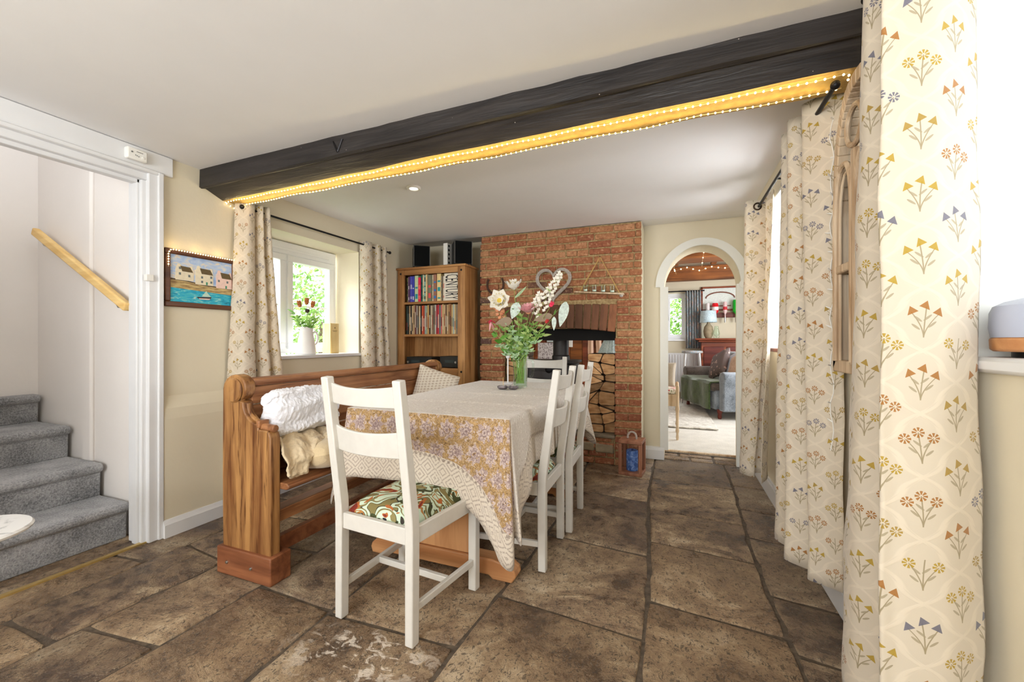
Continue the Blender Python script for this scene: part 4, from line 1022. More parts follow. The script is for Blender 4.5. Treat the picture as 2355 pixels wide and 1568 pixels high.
        cols.append(col_)
    for k in range(N):
        A, B = cols[k], cols[(k+1) % N]
        if k == N-1: continue
        for j in range(m): F(A[j], B[j], B[j+1], A[j+1])
    o = obj('tablecloth', bm, 'tablecloth_print', ang=75, solid=0.0015)
    tag(o, 'block-printed cotton tablecloth with ochre floral ends draped over the table', 'tablecloth')
tablecloth()

# ---------------------------------------------------------------- pine bookcase and what it holds
BY0, BY1, BX0, BX1, BH = 3.55, 3.84, -2.665, -1.882, 1.85
def bookcase():
    T = thing('bookcase', 'tall waxed pine bookcase in the corner left of the fireplace', 'bookcase', ((BX0+BX1)/2, 3.69, 0))
    bm = BM(); bx(bm, BX0-0.012, BX1+0.012, BY0-0.012, BY1, BH-0.022, BH); obj('top_board', bm, 'bookcase_pine_flat', T, bevel=0.005, world=True)
    for a, b in ((BX0, BX0+0.02), (BX1-0.02, BX1)):
        bm = BM(); bx(bm, a, b, BY0+0.02, BY1-0.01, 0, BH-0.022); obj('side_panel', bm, 'bookcase_pine', T, bevel=0.003, world=True)
    for a, b in ((BX0, BX0+0.078), (BX1-0.078, BX1)):
        bm = BM(); bx(bm, a, b, BY0, BY0+0.026, 0, BH-0.022); s = obj('front_stile', bm, 'bookcase_pine', T, bevel=0.003, world=True)
        for z in (1.79, 0.80):
            k = BM(); ball(k, ((a+b)/2, BY0, z), 0.011, 10, 6, (1, 0.5, 1)); obj('stud', k, 'black_metal', s, world=True)
    bm = BM(); bx(bm, BX0+0.078, BX1-0.078, BY0+0.002, BY0+0.024, BH-0.075, BH-0.022); obj('top_rail', bm, 'bookcase_pine_flat', T, bevel=0.003, world=True)
    bm = BM(); bx(bm, BX0+0.02, BX1-0.02, BY1-0.014, BY1-0.006, 0.02, BH-0.022); obj('back_board', bm, 'bookcase_pine', T, world=True)
    for z in (1.487, 1.157, 0.82, 0.45, 0.08):
        bm = BM(); bx(bm, BX0+0.02, BX1-0.02, BY0+0.006, BY1-0.014, z-0.012, z+0.012); obj('shelf', bm, 'bookcase_pine_flat', T, bevel=0.002, world=True)
    bm = BM(); bx(bm, BX0+0.078, BX1-0.078, BY0+0.004, BY0+0.022, 0.745, 0.808); obj('lower_rail', bm, 'bookcase_pine_flat', T, bevel=0.003, world=True)
bookcase()
def text_mesh(body, size, depth=0.001):
    cu = bpy.data.curves.new('lettering', 'FONT'); cu.body = body; cu.size = size; cu.extrude = depth; cu.align_x = 'CENTER'; cu.align_y = 'CENTER'; cu.resolution_u = 2
    o = bpy.data.objects.new('lettering', cu); COL.objects.link(o); dg = bpy.context.evaluated_depsgraph_get(); me = bpy.data.meshes.new_from_object(o.evaluated_get(dg))
    bpy.data.objects.remove(o); bm = BM(); bm.from_mesh(me); bpy.data.meshes.remove(me); return bm
BOOKS = [  # width, height, spine colour, second colour, description
 (0.022, 0.255, (110, 104, 60), (60, 60, 40), 'slim olive paperback at the left end of the top shelf'),
 (0.020, 0.262, (112, 80, 120), (200, 190, 200), 'plum and grey paperback next to the olive one'),
 (0.030, 0.268, (86, 84, 190), (190, 186, 220), 'violet-blue book on the top shelf'),
 (0.024, 0.268, (72, 76, 190), (220, 220, 236), 'blue book with white patches on the top shelf'),
 (0.046, 0.272, (206, 222, 178), (40, 150, 160), 'pale green book with teal dots on the top shelf'),
 (0.034, 0.250, (236, 40, 84), (250, 110, 110), 'bright pink-red book on the top shelf'),
 (0.018, 0.276, (30, 104, 92), (20, 60, 56), 'dark teal book right of the pink one'),
 (0.022, 0.275, (226, 214, 178), (150, 190, 150), 'cream book right of the dark teal one'),
 (0.018, 0.270, (140, 200, 196), (60, 46, 30), 'aqua book with dark bands on the top shelf'),
 (0.024, 0.276, (238, 206, 150), (220, 190, 140), 'buff yellow book on the top shelf'),
 (0.048, 0.270, (120, 122, 100), (220, 80, 80), 'grey-green book with a coral picture on the top shelf'),
 (0.020, 0.268, (200, 190, 160), (170, 160, 130), 'beige book right of the grey-green one'),
 (0.036, 0.272, (160, 110, 90), (40, 120, 200), 'mottled brown and blue picture-spine book on the top shelf'),
 (0.050, 0.276, (240, 214, 150), (40, 160, 170), 'yellow book with coloured letters on the top shelf'),
 (0.018, 0.250, (150, 136, 116), (120, 110, 96), 'taupe book left of the white-lettered box'),
 (0.022, 0.250, (226, 214, 196), (220, 140, 120), 'ivory book beside the century volume')]
def books():
    x = BX0+0.083; rnd = random.Random(5); z0 = 1.4995; g = 'books on the top shelf of the bookcase'
    for i, (w_, h, c1, c2, lab) in enumerate(BOOKS):
        T = thing('book', lab+' of the bookcase' if 'shelf' in lab else lab+' on the top shelf', 'book', (x+w_/2, BY0+0.10, z0), 0, g); T['label'] = lab[:1].lower()+lab[1:]
        y0 = BY0+0.034+rnd.uniform(0, 0.012); w2 = w_-0.0015
        bm = BM(); bx(bm, x, x+w2, y0, y0+0.006, z0, z0+h); bx(bm, x, x+0.003, y0, y0+0.17, z0, z0+h); bx(bm, x+w2-0.003, x+w2, y0, y0+0.17, z0, z0+h)
        obj('cover', bm, C('book_%d_%d_%d' % c1, *c1, 0.5), T, world=True, bevel=0.0012)
        bm = BM(); bx(bm, x+0.003, x+w2-0.003, y0+0.004, y0+0.165, z0+0.003, z0+h-0.003); obj('pages', bm, C('paper', 232, 224, 204, 0.9), T, world=True, smooth=False)
        nk = rnd.choice([2, 3, 4])
        for k in range(nk):
            zz = z0+h*(0.08+0.84*k/nk)+rnd.uniform(0, 0.015); hh = rnd.uniform(0.012, 0.19*h); bm = BM(); bx(bm, x+w2*0.18, x+w2*0.82, y0-0.0006, y0+0.001, zz, min(zz+hh, z0+h-0.006))
            obj('spine_print', bm, C('book_%d_%d_%d' % c2, *c2, 0.5), T, world=True, smooth=False)
        x += w_
    x1 = BX1-0.084; w_ = x1-x
    T = thing('book', 'fat cream volume with CENTURY down its spine, right end of the top shelf', 'book', (x+w_/2, BY0+0.1, z0), 0, g); y0 = BY0+0.032
    bm = BM(); bx(bm, x, x1, y0, y0+0.006, z0, z0+0.272); bx(bm, x, x+0.003, y0, y0+0.2, z0, z0+0.272); bx(bm, x1-0.003, x1, y0, y0+0.2, z0, z0+0.272); obj('cover', bm, C('book_cream', 232, 224, 208, 0.5), T, world=True, bevel=0.0015)
    bm = BM(); bx(bm, x+0.003, x1-0.003, y0+0.004, y0+0.195, z0+0.003, z0+0.269); obj('pages', bm, MT['paper'], T, world=True, smooth=False)
    bm = text_mesh('CENTURY', 0.062)
    s = 0.245/max(1e-6, max(v.co.x for v in bm.verts)-min(v.co.x for v in bm.verts)); s2 = (w_-0.012)/max(1e-6, max(v.co.y for v in bm.verts)-min(v.co.y for v in bm.verts))
    bm.transform(Matrix.Translation((x+w_/2, y0-0.001, z0+0.136)) @ Matrix.Rotation(PI/2, 4, 'Y') @ Matrix.Rotation(PI/2, 4, 'X') @ Matrix.Diagonal((s, s2, 1, 1)))
    obj('spine_lettering', bm, C('ink_black', 26, 24, 24, 0.6), T, world=True, smooth=False)
books()
def records():
    rnd = random.Random(12); x = BX0+0.083; x1 = BX1-0.083; z0 = 1.1695; g = 'record sleeves on the second shelf'
    pal = [('dark green', 50, 66, 56), ('black', 34, 30, 28), ('tan', 190, 158, 116), ('black', 30, 28, 28), ('buff', 206, 176, 136), ('tan', 178, 140, 100), ('maroon', 112, 62, 56), ('grey', 168, 160, 152),
           ('brown', 112, 84, 60), ('cream', 216, 194, 150), ('black', 40, 34, 30), ('orange-red', 206, 88, 52), ('rust', 176, 70, 50), ('blue-grey', 150, 170, 168), ('sage', 160, 168, 140), ('ochre', 204, 160, 96),
           ('dark brown', 70, 48, 36), ('stone', 196, 180, 152), ('taupe', 150, 130, 108), ('olive', 110, 98, 72), ('pale grey', 186, 184, 172), ('crimson', 160, 40, 56), ('red', 196, 64, 66), ('slate blue', 92, 116, 122),
           ('rose', 206, 120, 108), ('sand', 204, 174, 120), ('buff', 216, 190, 156), ('brown', 128, 96, 70), ('tan', 192, 154, 104), ('light brown', 168, 128, 84), ('russet', 150, 96, 60), ('sand', 208, 170, 116),
           ('pale blue', 176, 186, 178), ('straw', 204, 182, 136), ('taupe', 164, 138, 112), ('mushroom', 140, 116, 96)]
    n = len(pal); w_ = (x1-x)/n; base = None
    for i, (nm, r, g_, b) in enumerate(pal):
        h = rnd.uniform(0.288, 0.300); y0 = BY0+0.030+rnd.uniform(0, 0.008)
        left = ('a '+pal[i-1][0] if i else 'the shelf side')
        T = thing('record_sleeve', '%s record sleeve, %s from the left on the second shelf' % (nm, ordinal(i+1)), 'record', (x+w_/2, y0+0.1, z0), 0, g)
        bm = BM(); bx(bm, x+0.0008, x+w_-0.0010, y0, y0+0.24, z0, z0+h); obj('card_sleeve', bm, C('sleeve_'+nm.replace(' ', '_').replace('-', '_'), r, g_, b, 0.7), T, world=True, bevel=0.001, seg=1)
        c2 = rnd.choice([(40, 34, 30), (226, 214, 190), (150, 60, 46), (90, 110, 110)])
        bm = BM(); zz = z0+rnd.uniform(0.03, 0.1); bx(bm, x+w_*0.3, x+w_*0.7, y0-0.0006, y0+0.001, zz, zz+rnd.uniform(0.08, 0.17)); obj('spine_print', bm, C('print_%d' % c2[0], *c2, 0.7), T, world=True, smooth=False)
        x += w_
records()
# hi-fi separates
def hifi(x0, x1, z0, h, label, knobs):
    T = thing('hifi_unit', label, 'stereo', ((x0+x1)/2, 3.68, z0)); bm = BM(); bx(bm, x0, x1, BY0+0.035, 3.80, z0+0.006, z0+h); obj('case', bm, 'speaker_black', T, world=True, bevel=0.003)
    bm = BM()
    for k in range(4): lathe(bm, [(0.008, -0.004), (0.008, 0.006)], (x0+0.03 if k % 2 else x1-0.03, BY0+0.06 if k < 2 else 3.77, z0+0.003), 8)
    obj('foot_pads', bm, 'speaker_black', T, world=True)
    bm = BM(); bx(bm, x0+0.06, x0+0.16, BY0+0.033, BY0+0.036, z0+h*0.45, z0+h*0.7); obj('display', bm, C('display_grey', 60, 70, 72, 0.2), T, world=True)
    for q in knobs: k = BM(); lathe(k, [(0.011, -0.012), (0.011, 0.0)], (x0+(x1-x0)*q, BY0+0.036, z0+h*0.5), 16, axis='Y'); obj('knob', k, 'steel', T, world=True)
hifi(BX0+0.085, BX0+0.385, 0.832, 0.105, 'black stereo amplifier on the third shelf, left side', (0.08, 0.9))
hifi(BX1-0.30, BX1-0.085, 0.832, 0.115, 'small black tuner on the third shelf, right side', (0.85,))
# loudspeakers turned a quarter towards the room
def speaker(cx_, cy_, w_, d, h, rz, label):
    T = thing('loudspeaker', label, 'speaker', (cx_, cy_, BH+0.003), rz, 'black loudspeakers on top of the bookcase')
    bm = BM(); bx(bm, -w_/2, w_/2, -d/2, d/2, 0.004, h); obj('cabinet', bm, 'speaker_black', T, bevel=0.004)
    bm = BM(); bx(bm, -w_/2+0.006, w_/2-0.006, -d/2-0.010, -d/2+0.001, 0.012, h-0.008); obj('grille', bm, 'speaker_grille', T, bevel=0.003)
    for a, b in ((-w_/2, -w_/2+0.0055), (w_/2-0.0055, w_/2)): bm = BM(); bx(bm, a, b, -d/2-0.010, -d/2+0.001, 0.006, h); obj('edge_trim', bm, C('dark_grey_trim', 92, 88, 84, 0.5), T)
    bm = BM()
    for x in (-1, 1):
        for y in (-1, 1): lathe(bm, [(0.008, -0.003), (0.008, 0.005)], (x*(w_/2-0.02), y*(d/2-0.02), 0), 8)
    obj('foot_pads', bm, C('foot_yellow', 176, 150, 96, 0.6), T)
speaker(-2.455, 3.665, 0.165, 0.185, 0.222, math.radians(38), 'black loudspeaker on the bookcase, the left one')
speaker(-1.985, 3.68, 0.175, 0.185, 0.232, math.radians(38), 'black loudspeaker on the bookcase, the one beside the chimney breast')
T = thing('wireless_router', 'slim white router standing between the two loudspeakers', 'router', (-2.135, 3.68, BH))
bm = BM(); bx(bm, -2.165, -2.115, 3.62, 3.76, BH, BH+0.235); obj('casing', bm, 'white_plastic', T, bevel=0.006, world=True)
bm = BM()
for k in range(5): bx(bm, -2.116, -2.113, 3.635, 3.66, BH+0.03+k*0.042, BH+0.05+k*0.042)
obj('sockets', bm, 'black_metal', T, world=True)
# ---------------------------------------------------------------- curtains
def curtain(name, label, top, bot, ztop, zbot, eyelets=(), group=None, lining=False, per=8, hemw=0.0, mid=None):
    """top / bot: plan outlines (x, y) of the pleats at the heading and at the hem"""
    T = thing(name, label, 'curtain', (sum(p[0] for p in bot)/len(bot), sum(p[1] for p in bot)/len(bot), zbot), 0, group)
    A = spline([(p[0], p[1], 0) for p in top], per); B = spline([(p[0], p[1], 0) for p in bot], per); n = len(A); nz = 40
    bm = BM(); uv = bm.loops.layers.uv.new('UVMap'); G = []
    s = [0.0]
    for k in range(1, n): s.append(s[-1]+0.5*((A[k]-A[k-1]).length+(B[k]-B[k-1]).length))
    for k in range(n):
        col_ = []
        for j in range(nz+1):
            t = j/nz; e = t*t*(3-2*t)*0.5+t*0.5; p = A[k]+(B[k]-A[k])*e
            p.z = ztop+(zbot-ztop)*t+(0.006*math.sin(s[k]*21) if j == nz else 0)
            q = Vector((p.x*2, p.y*2, p.z*1.7)); a = min(1, t*3)*0.007
            p.x += noise.noise(q*3+Vector((5, 0, 0)))*a; p.y += noise.noise(q*3+Vector((0, 9, 0)))*a
            col_.append((bm.verts.new(p), (s[k], p.z)))
        G.append(col_)
    for k in range(n-1):
        for j in range(nz):
            q = (G[k][j], G[k][j+1], G[k+1][j+1], G[k+1][j]); f = bm.faces.new([a[0] for a in q])
            for l, a in zip(f.loops, q): l[uv].uv = a[1]
    obj('cloth', bm, 'curtain_print', T, world=True, ang=80, solid=0.003)
    for (x, y, z, ang) in eyelets:
        bm = BM(); c = Vector((x, y, z)); pts = []
        d = Vector((math.cos(ang), math.sin(ang), 0))
        for k in range(20): a = 2*PI*k/20; pts.append(c+d*(0.021*math.cos(a))+Vector((0, 0, 0.021*math.sin(a))))
        tube(bm, pts, 0.005, 8, closed=True); obj('eyelet', bm, 'bronze', T, world=True)
    return T
def rod(name, label, a, b, r=0.0075, brackets=()):
    T = thing(name, label, 'curtain rod', tuple(a)); bm = BM(); tube(bm, [a, b], r, 12); obj('pole', bm, 'black_metal', T, world=True)
    for e in (a, b):
        bm = BM(); ball(bm, e, 0.015, 12, 8); obj('finial', bm, 'black_metal', T, world=True)
    for (x0, x1, y, z) in brackets:
        bm = BM(); tube(bm, [(x0, y, z-0.004), ((x0+x1)/2, y, z-0.010), (x1, y, z-0.012)], 0.005, 8); lathe(bm, [(0.016, -0.003), (0.016, 0.003)], (x1, y, z-0.012), 12, axis='X'); obj('bracket', bm, 'black_metal', T, world=True)
rod('curtain_rod', 'thin black curtain rod above the left window', (-2.615, 1.86, 1.972), (-2.615, 3.36, 1.972), brackets=((-2.615, -2.677, 1.885, 1.972), (-2.615, -2.677, 3.32, 1.972)))
def zig(n, y0, y1, x, a, ph=0): return [(x+(a if (i+ph) % 2 else -a)*(1+0.15*math.sin(i*2.1)), y0+(y1-y0)*i/(n-1)) for i in range(n)]
curtain('curtain', 'floral curtain gathered at the left side of the left window',
        [(-2.66, 1.845), (-2.59, 1.88), (-2.60, 1.935), (-2.655, 1.945), (-2.60, 1.965), (-2.585, 1.985), (-2.65, 2.0), (-2.59, 2.02), (-2.59, 2.04), (-2.65, 2.05)],
        [(-2.665, 1.77), (-2.56, 1.80), (-2.545, 1.90), (-2.645, 1.955), (-2.56, 1.98), (-2.555, 2.05), (-2.645, 2.085), (-2.57, 2.11), (-2.565, 2.18), (-2.64, 2.215)],
        2.015, 0.12, [(-2.615, 1.885, 1.972, 0.9)])
curtain('curtain', 'floral curtain at the right side of the left window, beside the bookcase',
        [(-2.655, 2.985), (-2.59, 3.0), (-2.59, 3.07), (-2.65, 3.12), (-2.59, 3.15), (-2.59, 3.19), (-2.65, 3.22), (-2.59, 3.25), (-2.60, 3.29), (-2.65, 3.33)],
        [(-2.655, 3.02), (-2.58, 3.04), (-2.575, 3.13), (-2.645, 3.17), (-2.58, 3.20), (-2.58, 3.26), (-2.645, 3.29), (-2.585, 3.32), (-2.59, 3.37), (-2.65, 3.41)],
        2.005, 0.12, [(-2.612, 3.03, 1.972, 0.9)])
rod('curtain_rod', 'black curtain rod along the right wall over the farther window', (0.508, 1.70, 1.965), (0.508, 3.22, 1.965), 0.008, brackets=((0.508, 0.575, 2.55, 1.965), (0.508, 0.575, 3.17, 1.965)))
curtain('curtain', 'floral curtain hanging closest to the arched doorway',
        [(0.44, 3.13), (0.443, 3.05), (0.575, 3.06), (0.56, 3.01), (0.53, 2.955), (0.56, 2.90), (0.55, 2.86)],
        [(0.45, 3.22), (0.412, 3.10), (0.485, 3.06), (0.50, 3.14), (0.565, 3.12), (0.545, 3.02), (0.50, 2.93), (0.56, 2.87), (0.55, 2.80)],
        2.005, 0.225, [(0.50, 3.048, 1.965, 0.1)])
curtain('curtain', 'floral curtain hanging in the middle of the right wall, beside the gothic mirror',
        [(0.56, 2.22), (0.45, 2.17), (0.56, 2.10), (0.445, 2.04), (0.545, 1.98), (0.468, 1.925), (0.575, 1.835)],
        [(0.56, 2.44), (0.455, 2.33), (0.545, 2.20), (0.452, 2.12), (0.56, 2.05), (0.502, 1.965), (0.60, 1.92)],
        2.025, 0.145, [(0.520, 1.883, 1.965, -0.7)])
rod('curtain_rod', 'black curtain rod over the nearer right-hand window', (0.508, 0.45, 2.065), (0.508, 1.45, 2.065), 0.008, brackets=((0.508, 0.575, 1.40, 2.065), (0.508, 0.575, 0.5, 2.065)))
curtain('curtain', 'long floral curtain nearest the camera at the right edge',
        [(0.572, 1.130), (0.50, 1.085), (0.427, 1.088), (0.412, 1.10), (0.53, 1.22), (0.447, 1.275), (0.50, 1.40), (0.56, 1.45)],
        [(0.592, 1.150), (0.51, 1.085), (0.422, 1.070), (0.405, 1.09), (0.55, 1.28), (0.452, 1.40), (0.505, 1.60), (0.585, 1.66)],
        2.10, 0.105, [(0.47, 1.09, 2.065, 0.1)], per=10)

# ---------------------------------------------------------------- carved gothic mirror on the right wall
def gothic():
    T = thing('gothic_mirror', 'carved limed-wood gothic arch window mirror on the right wall', 'mirror', (0.555, 1.64, 1.0))
    X = 0.560; yc, hw, z0, zs, zt = 1.635, 0.205, 0.99, 1.60, 1.975
    def arch(hw_, zs_, zt_, yc_=yc, n=14, z0_=z0):
        L = [(yc_+hw_, z0_)]
        for k in range(n+1):
            a = k/n; L.append((yc_+hw_*math.cos(a*PI/2)**0.8, zs_+(zt_-zs_)*math.sin(a*PI/2)**0.9))
        return L+[(2*yc_-y, z) for y, z in L[::-1][1:]]
    O = arch(hw, zs, zt); I = arch(hw-0.036, zs, zt-0.045, z0_=z0+0.04); bm = BM()
    for k in range(len(O)-1): prism(bm, [O[k], O[k+1], I[k+1], I[k]], 0, X-0.018, X+0.03)
    bx(bm, X-0.018, X+0.03, yc-hw, yc+hw, z0, z0+0.042)
    obj('outer_frame', bm, 'limed_wood', T, world=True, bevel=0.004)
    for s in (-1, 1):
        c = yc+s*0.088; bm = BM()
        for hwz in ((0.078, 0.010),):
            P = [(X-0.022, y, z) for y, z in arch(0.074, 1.52, 1.70, c, z0_=z0+0.04)]; tube(bm, P, 0.0095, 8)
            P = [(X-0.012, y, z) for y, z in arch(0.062, 1.51, 1.675, c, z0_=z0+0.04)]; tube(bm, P, 0.005, 8)
        obj('lancet', bm, 'limed_wood', T, world=True)
    bm = BM(); P = [(X-0.02, yc+0.062*math.cos(2*PI*k/24), 1.795+0.062*math.sin(2*PI*k/24)) for k in range(24)]; tube(bm, P, 0.009, 8, closed=True); obj('roundel', bm, 'limed_wood', T, world=True)
    bm = BM(); bx(bm, X-0.024, X+0.01, yc-hw+0.02, yc+hw-0.02, 1.335, 1.365); obj('transom', bm, 'limed_wood', T, world=True, bevel=0.005)
    bm = BM(); bx(bm, X-0.028, X+0.01, yc-0.016, yc+0.016, z0+0.03, 1.72); obj('mullion', bm, 'limed_wood', T, world=True, bevel=0.006)
    bm = BM(); pts = arch(hw-0.03, zs, zt-0.04, z0_=z0+0.02); prism(bm, pts, 0, X+0.012, X+0.016); obj('mirror_glass', bm, 'mirror', T, world=True, smooth=False)
gothic()
P = [(0.545+0.006*math.sin(k*1.3), 1.858+0.004*math.sin(k*2.0), 1.99-k*0.035) for k in range(38)]
def thorn_string():
    T = thing('unlit_light_string', 'unlit string of tiny lights hanging down beside the gothic mirror', 'string lights', (0.548, 1.855, 0.70)); bm = BM(); tube(bm, P, 0.0018, 5); obj('wire', bm, 'white_plastic', T, world=True)
    rnd = random.Random(2); M0 = world_of(T).inverted(); base = None
    for k in range(2, 37):
        if k % 2: continue
        b = BM(); d = Vector((-0.6, rnd.choice([-1, 1])*0.8, rnd.uniform(0, 0.5))).normalized(); p = Vector(P[k]); tube(b, [p, p+d*0.010, p+d*0.022], [0.0022, 0.003, 0.0012], 6); obj('bulb', b, 'white_plastic', T, world=True)
thorn_string()

# ---------------------------------------------------------------- near right: diffuser on the sill; near left: marble table
T = thing('aroma_diffuser', 'frosted domed aroma diffuser on a wooden base on the right window sill', 'diffuser', (0.700, 1.120, 1.067))
bm = BM(); lathe(bm, [(0.094, 0.012), (0.099, 0.016), (0.100, 0.037), (0.096, 0.040)], (0, 0, 0), 40); obj('wooden_base', bm, 'table_oak_flat', T, bevel=0.002)
bm = BM(); lathe(bm, [(0.098, 0.040), (0.101, 0.060), (0.100, 0.090), (0.095, 0.103), (0.080, 0.112), (0.055, 0.119), (0.030, 0.122), (0.0, 0.123)], (0, 0, 0), 40); obj('dome', bm, 'diffuser_shell', T)
bm = BM(); lathe(bm, [(0.07, 0), (0.07, 0.013)], (0, 0, 0), 24); obj('base_foot', bm, 'black_metal', T)
T = thing('side_table', 'white marble-topped side table at the left edge of the picture', 'table', (-2.235, 0.615, 0))
bm = BM(); lathe(bm, [(0.0, 0.430), (0.150, 0.430), (0.163, 0.436), (0.166, 0.444), (0.160, 0.451), (0.0, 0.452)], n=48); obj('marble_top', bm, 'marble_white', T)
bm = BM(); lathe(bm, [(0.018, 0.02), (0.016, 0.20), (0.020, 0.40), (0.05, 0.43)], n=20); obj('pedestal', bm, 'white_gloss', T)
bm = BM(); lathe(bm, [(0.08, 0.0), (0.08, 0.008), (0.04, 0.024), (0.018, 0.03)], n=32); obj('base', bm, 'white_gloss', T)

# ---------------------------------------------------------------- seascape painting with lights
def painting():
    T = thing('framed_painting', 'framed painting of white harbour cottages and turquoise sea on the left wall', 'painting', (-2.67, 1.64, 1.29))
    X = -2.68; y0, y1, z0, z1 = 1.447, 1.858, 1.297, 1.628
    def pl(name, pts, mat, d): bm = BM(); prism(bm, [(y0+0.028+(y1-y0-0.056)*a, z0+0.028+(z1-z0-0.056)*b) for a, b in pts], 0, X+0.008, X+0.012+d*0.0004); return obj(name, bm, mat, T, world=True, smooth=False)
    m = Mat('sky_paint', srgb(150, 180, 220), 0.6); o = m.tc(); n = m.noise(m.mapping(o, (1, 7, 16)), 1.6, 4, 0.6, 1.0)
    m.col(m.ramp(n, [(0.35, srgb(150, 176, 222)), (0.5, srgb(178, 200, 230)), (0.6, srgb(226, 214, 196))])); MT['sky_paint'] = m.m
    m = Mat('sea_paint', srgb(20, 160, 190), 0.5); n = m.noise(m.mapping(m.tc(), (1, 10, 50)), 1.5, 5, 0.65, 0.6)
    m.col(m.ramp(n, [(0.32, srgb(20, 110, 120)), (0.45, srgb(10, 166, 204)), (0.56, srgb(70, 190, 200)), (0.68, srgb(210, 226, 214))])); MT['sea_paint'] = m.m
    m = Mat('sand_paint', srgb(180, 150, 100), 0.7); n = m.noise(m.mapping(m.tc(), (1, 12, 60)), 1.5, 4); m.col(m.ramp(n, [(0.35, srgb(140, 110, 70)), (0.6, srgb(206, 182, 124))])); MT['sand_paint'] = m.m
    pl('sky', [(0, 0.30), (1, 0.36), (1, 1), (0, 1)], 'sky_paint', 0); pl('sea', [(0, 0), (1, 0), (1, 0.27), (0, 0.32)], 'sea_paint', 1)
    pl('shore', [(0, 0.30), (1, 0.25), (1, 0.40), (0.45, 0.44), (0.2, 0.48), (0, 0.50)], 'sand_paint', 2)
    pl('quay', [(0, 0.46), (0.25, 0.455), (0.5, 0.405), (1, 0.375), (1, 0.39), (0.5, 0.43), (0.25, 0.475), (0, 0.495)], C('quay_dark', 84, 70, 54, 0.8), 3)
    W = C('cottage_white', 232, 222, 196, 0.7); Rf = C('cottage_roof', 100, 84, 54, 0.7); Wd = C('cottage_pane', 110, 120, 122, 0.7); Pk = C('cottage_pink', 236, 206, 196, 0.7)
    def house(a, b, zb, zt, zr, mat, wins, door=None):
        h = pl('cottage', [(a, zb), (b, zb), (b, zt), (b-0.02, zr+0.03), (b-0.05, zr+0.03), (b-0.06, zr), (a+0.10, zr), (a+0.06, zr+0.06), (a+0.03, zr+0.05), (a, zt+0.03)], mat, 4)
        pl('roof', [(a+0.07, zr+0.01), (b-0.05, zr+0.0), (b-0.005, zt-0.005), (a+0.10, zt+0.0)], Rf, 6)
        for (p, q) in wins: pl('window', [(p, q), (p+0.03, q), (p+0.03, q+0.05), (p, q+0.05)], Wd, 7)
        if door: pl('door', [(door, zb+0.005), (door+0.025, zb+0.005), (door+0.025, zb+0.07), (door, zb+0.07)], C('door_green', 60, 140, 110, 0.7), 7)
    house(0.08, 0.35, 0.47, 0.66, 0.76, W, [(0.13, 0.70), (0.13, 0.58), (0.27, 0.55)]); house(0.38, 0.67, 0.42, 0.66, 0.77, W, [(0.47, 0.56), (0.62, 0.58), (0.47, 0.46), (0.62, 0.47)], 0.55)
    house(0.72, 1.0, 0.39, 0.62, 0.74, Pk, [(0.75, 0.53), (0.90, 0.52)], 0.88)
    pl('boat_hull', [(0.40, 0.145), (0.64, 0.165), (0.62, 0.12), (0.43, 0.11)], C('boat_dark', 60, 44, 44, 0.6), 8); pl('boat_keel', [(0.43, 0.118), (0.62, 0.128), (0.60, 0.10), (0.45, 0.095)], Pk, 9)
    pl('boat_sail', [(0.48, 0.16), (0.63, 0.17), (0.57, 0.25), (0.555, 0.29)], C('sail_pale', 190, 220, 204, 0.6), 8)
    bm = BM(); w_ = 0.030
    for a in ((y0, y1, z0, z0+w_), (y0, y1, z1-w_, z1)): bx(bm, X, X+0.022, *a)
    for a in ((y0, y0+w_), (y1-w_, y1)): bx(bm, X, X+0.022, a[0], a[1], z0+w_, z1-w_)
    obj('frame', bm, 'frame_brown', T, world=True, bevel=0.006)
    pth = [(-2.655, 1.462, 1.52)]+[(-2.654, 1.462, 1.52+0.02*k) for k in range(1, 5)]+[(-2.654, 1.475, 1.621)]+[(-2.654, 1.48+0.03*k, 1.622) for k in range(1, 13)]+[(-2.64, 1.90, 1.66)]
    fairy_string('fairy_lights', 'warm fairy lights draped over the top and left of the painting frame', pth, 0.0145, 0.0036)
    for (y, z, e) in ((1.50, 1.64, 0.05), (1.62, 1.64, 0.05), (1.75, 1.64, 0.05)):
        d = bpy.data.lights.new('fairy_glow', 'POINT'); d.energy = e; d.shadow_soft_size = 0.01; d.color = (1, 0.66, 0.25); o = bpy.data.objects.new('fairy_glow', d); COL.objects.link(o); o.location = (-2.635, y, z)
painting()

# ---------------------------------------------------------------- window sill: jug of flowers and a wine box
T = thing('ceramic_jug', 'white ceramic jug holding dried flowers on the left window sill', 'jug', (-2.765, 2.50, 0.992))
bm = BM(); lathe(bm, [(0.0, 0.004), (0.070, 0.002), (0.074, 0.008), (0.069, 0.05), (0.060, 0.12), (0.050, 0.175), (0.049, 0.19), (0.054, 0.21), (0.050, 0.208), (0.045, 0.19), (0.046, 0.17), (0.056, 0.11), (0.064, 0.02), (0.0, 0.012)], n=32); 
for v in bm.verts:
    if v.co.z > 0.195 and v.co.y < -0.02: v.co.y -= 0.018*(v.co.z-0.19)/0.02; v.co.z += 0.010
obj('body', bm, 'ceramic_white', T)
bm = BM(); tube(bm, spline([(0, 0.047, 0.165), (0, 0.085, 0.185), (0, 0.112, 0.150), (0, 0.105, 0.100), (0, 0.075, 0.075), (0, 0.058, 0.085)], 6), 0.010, 10); obj('handle', bm, 'ceramic_white', T)
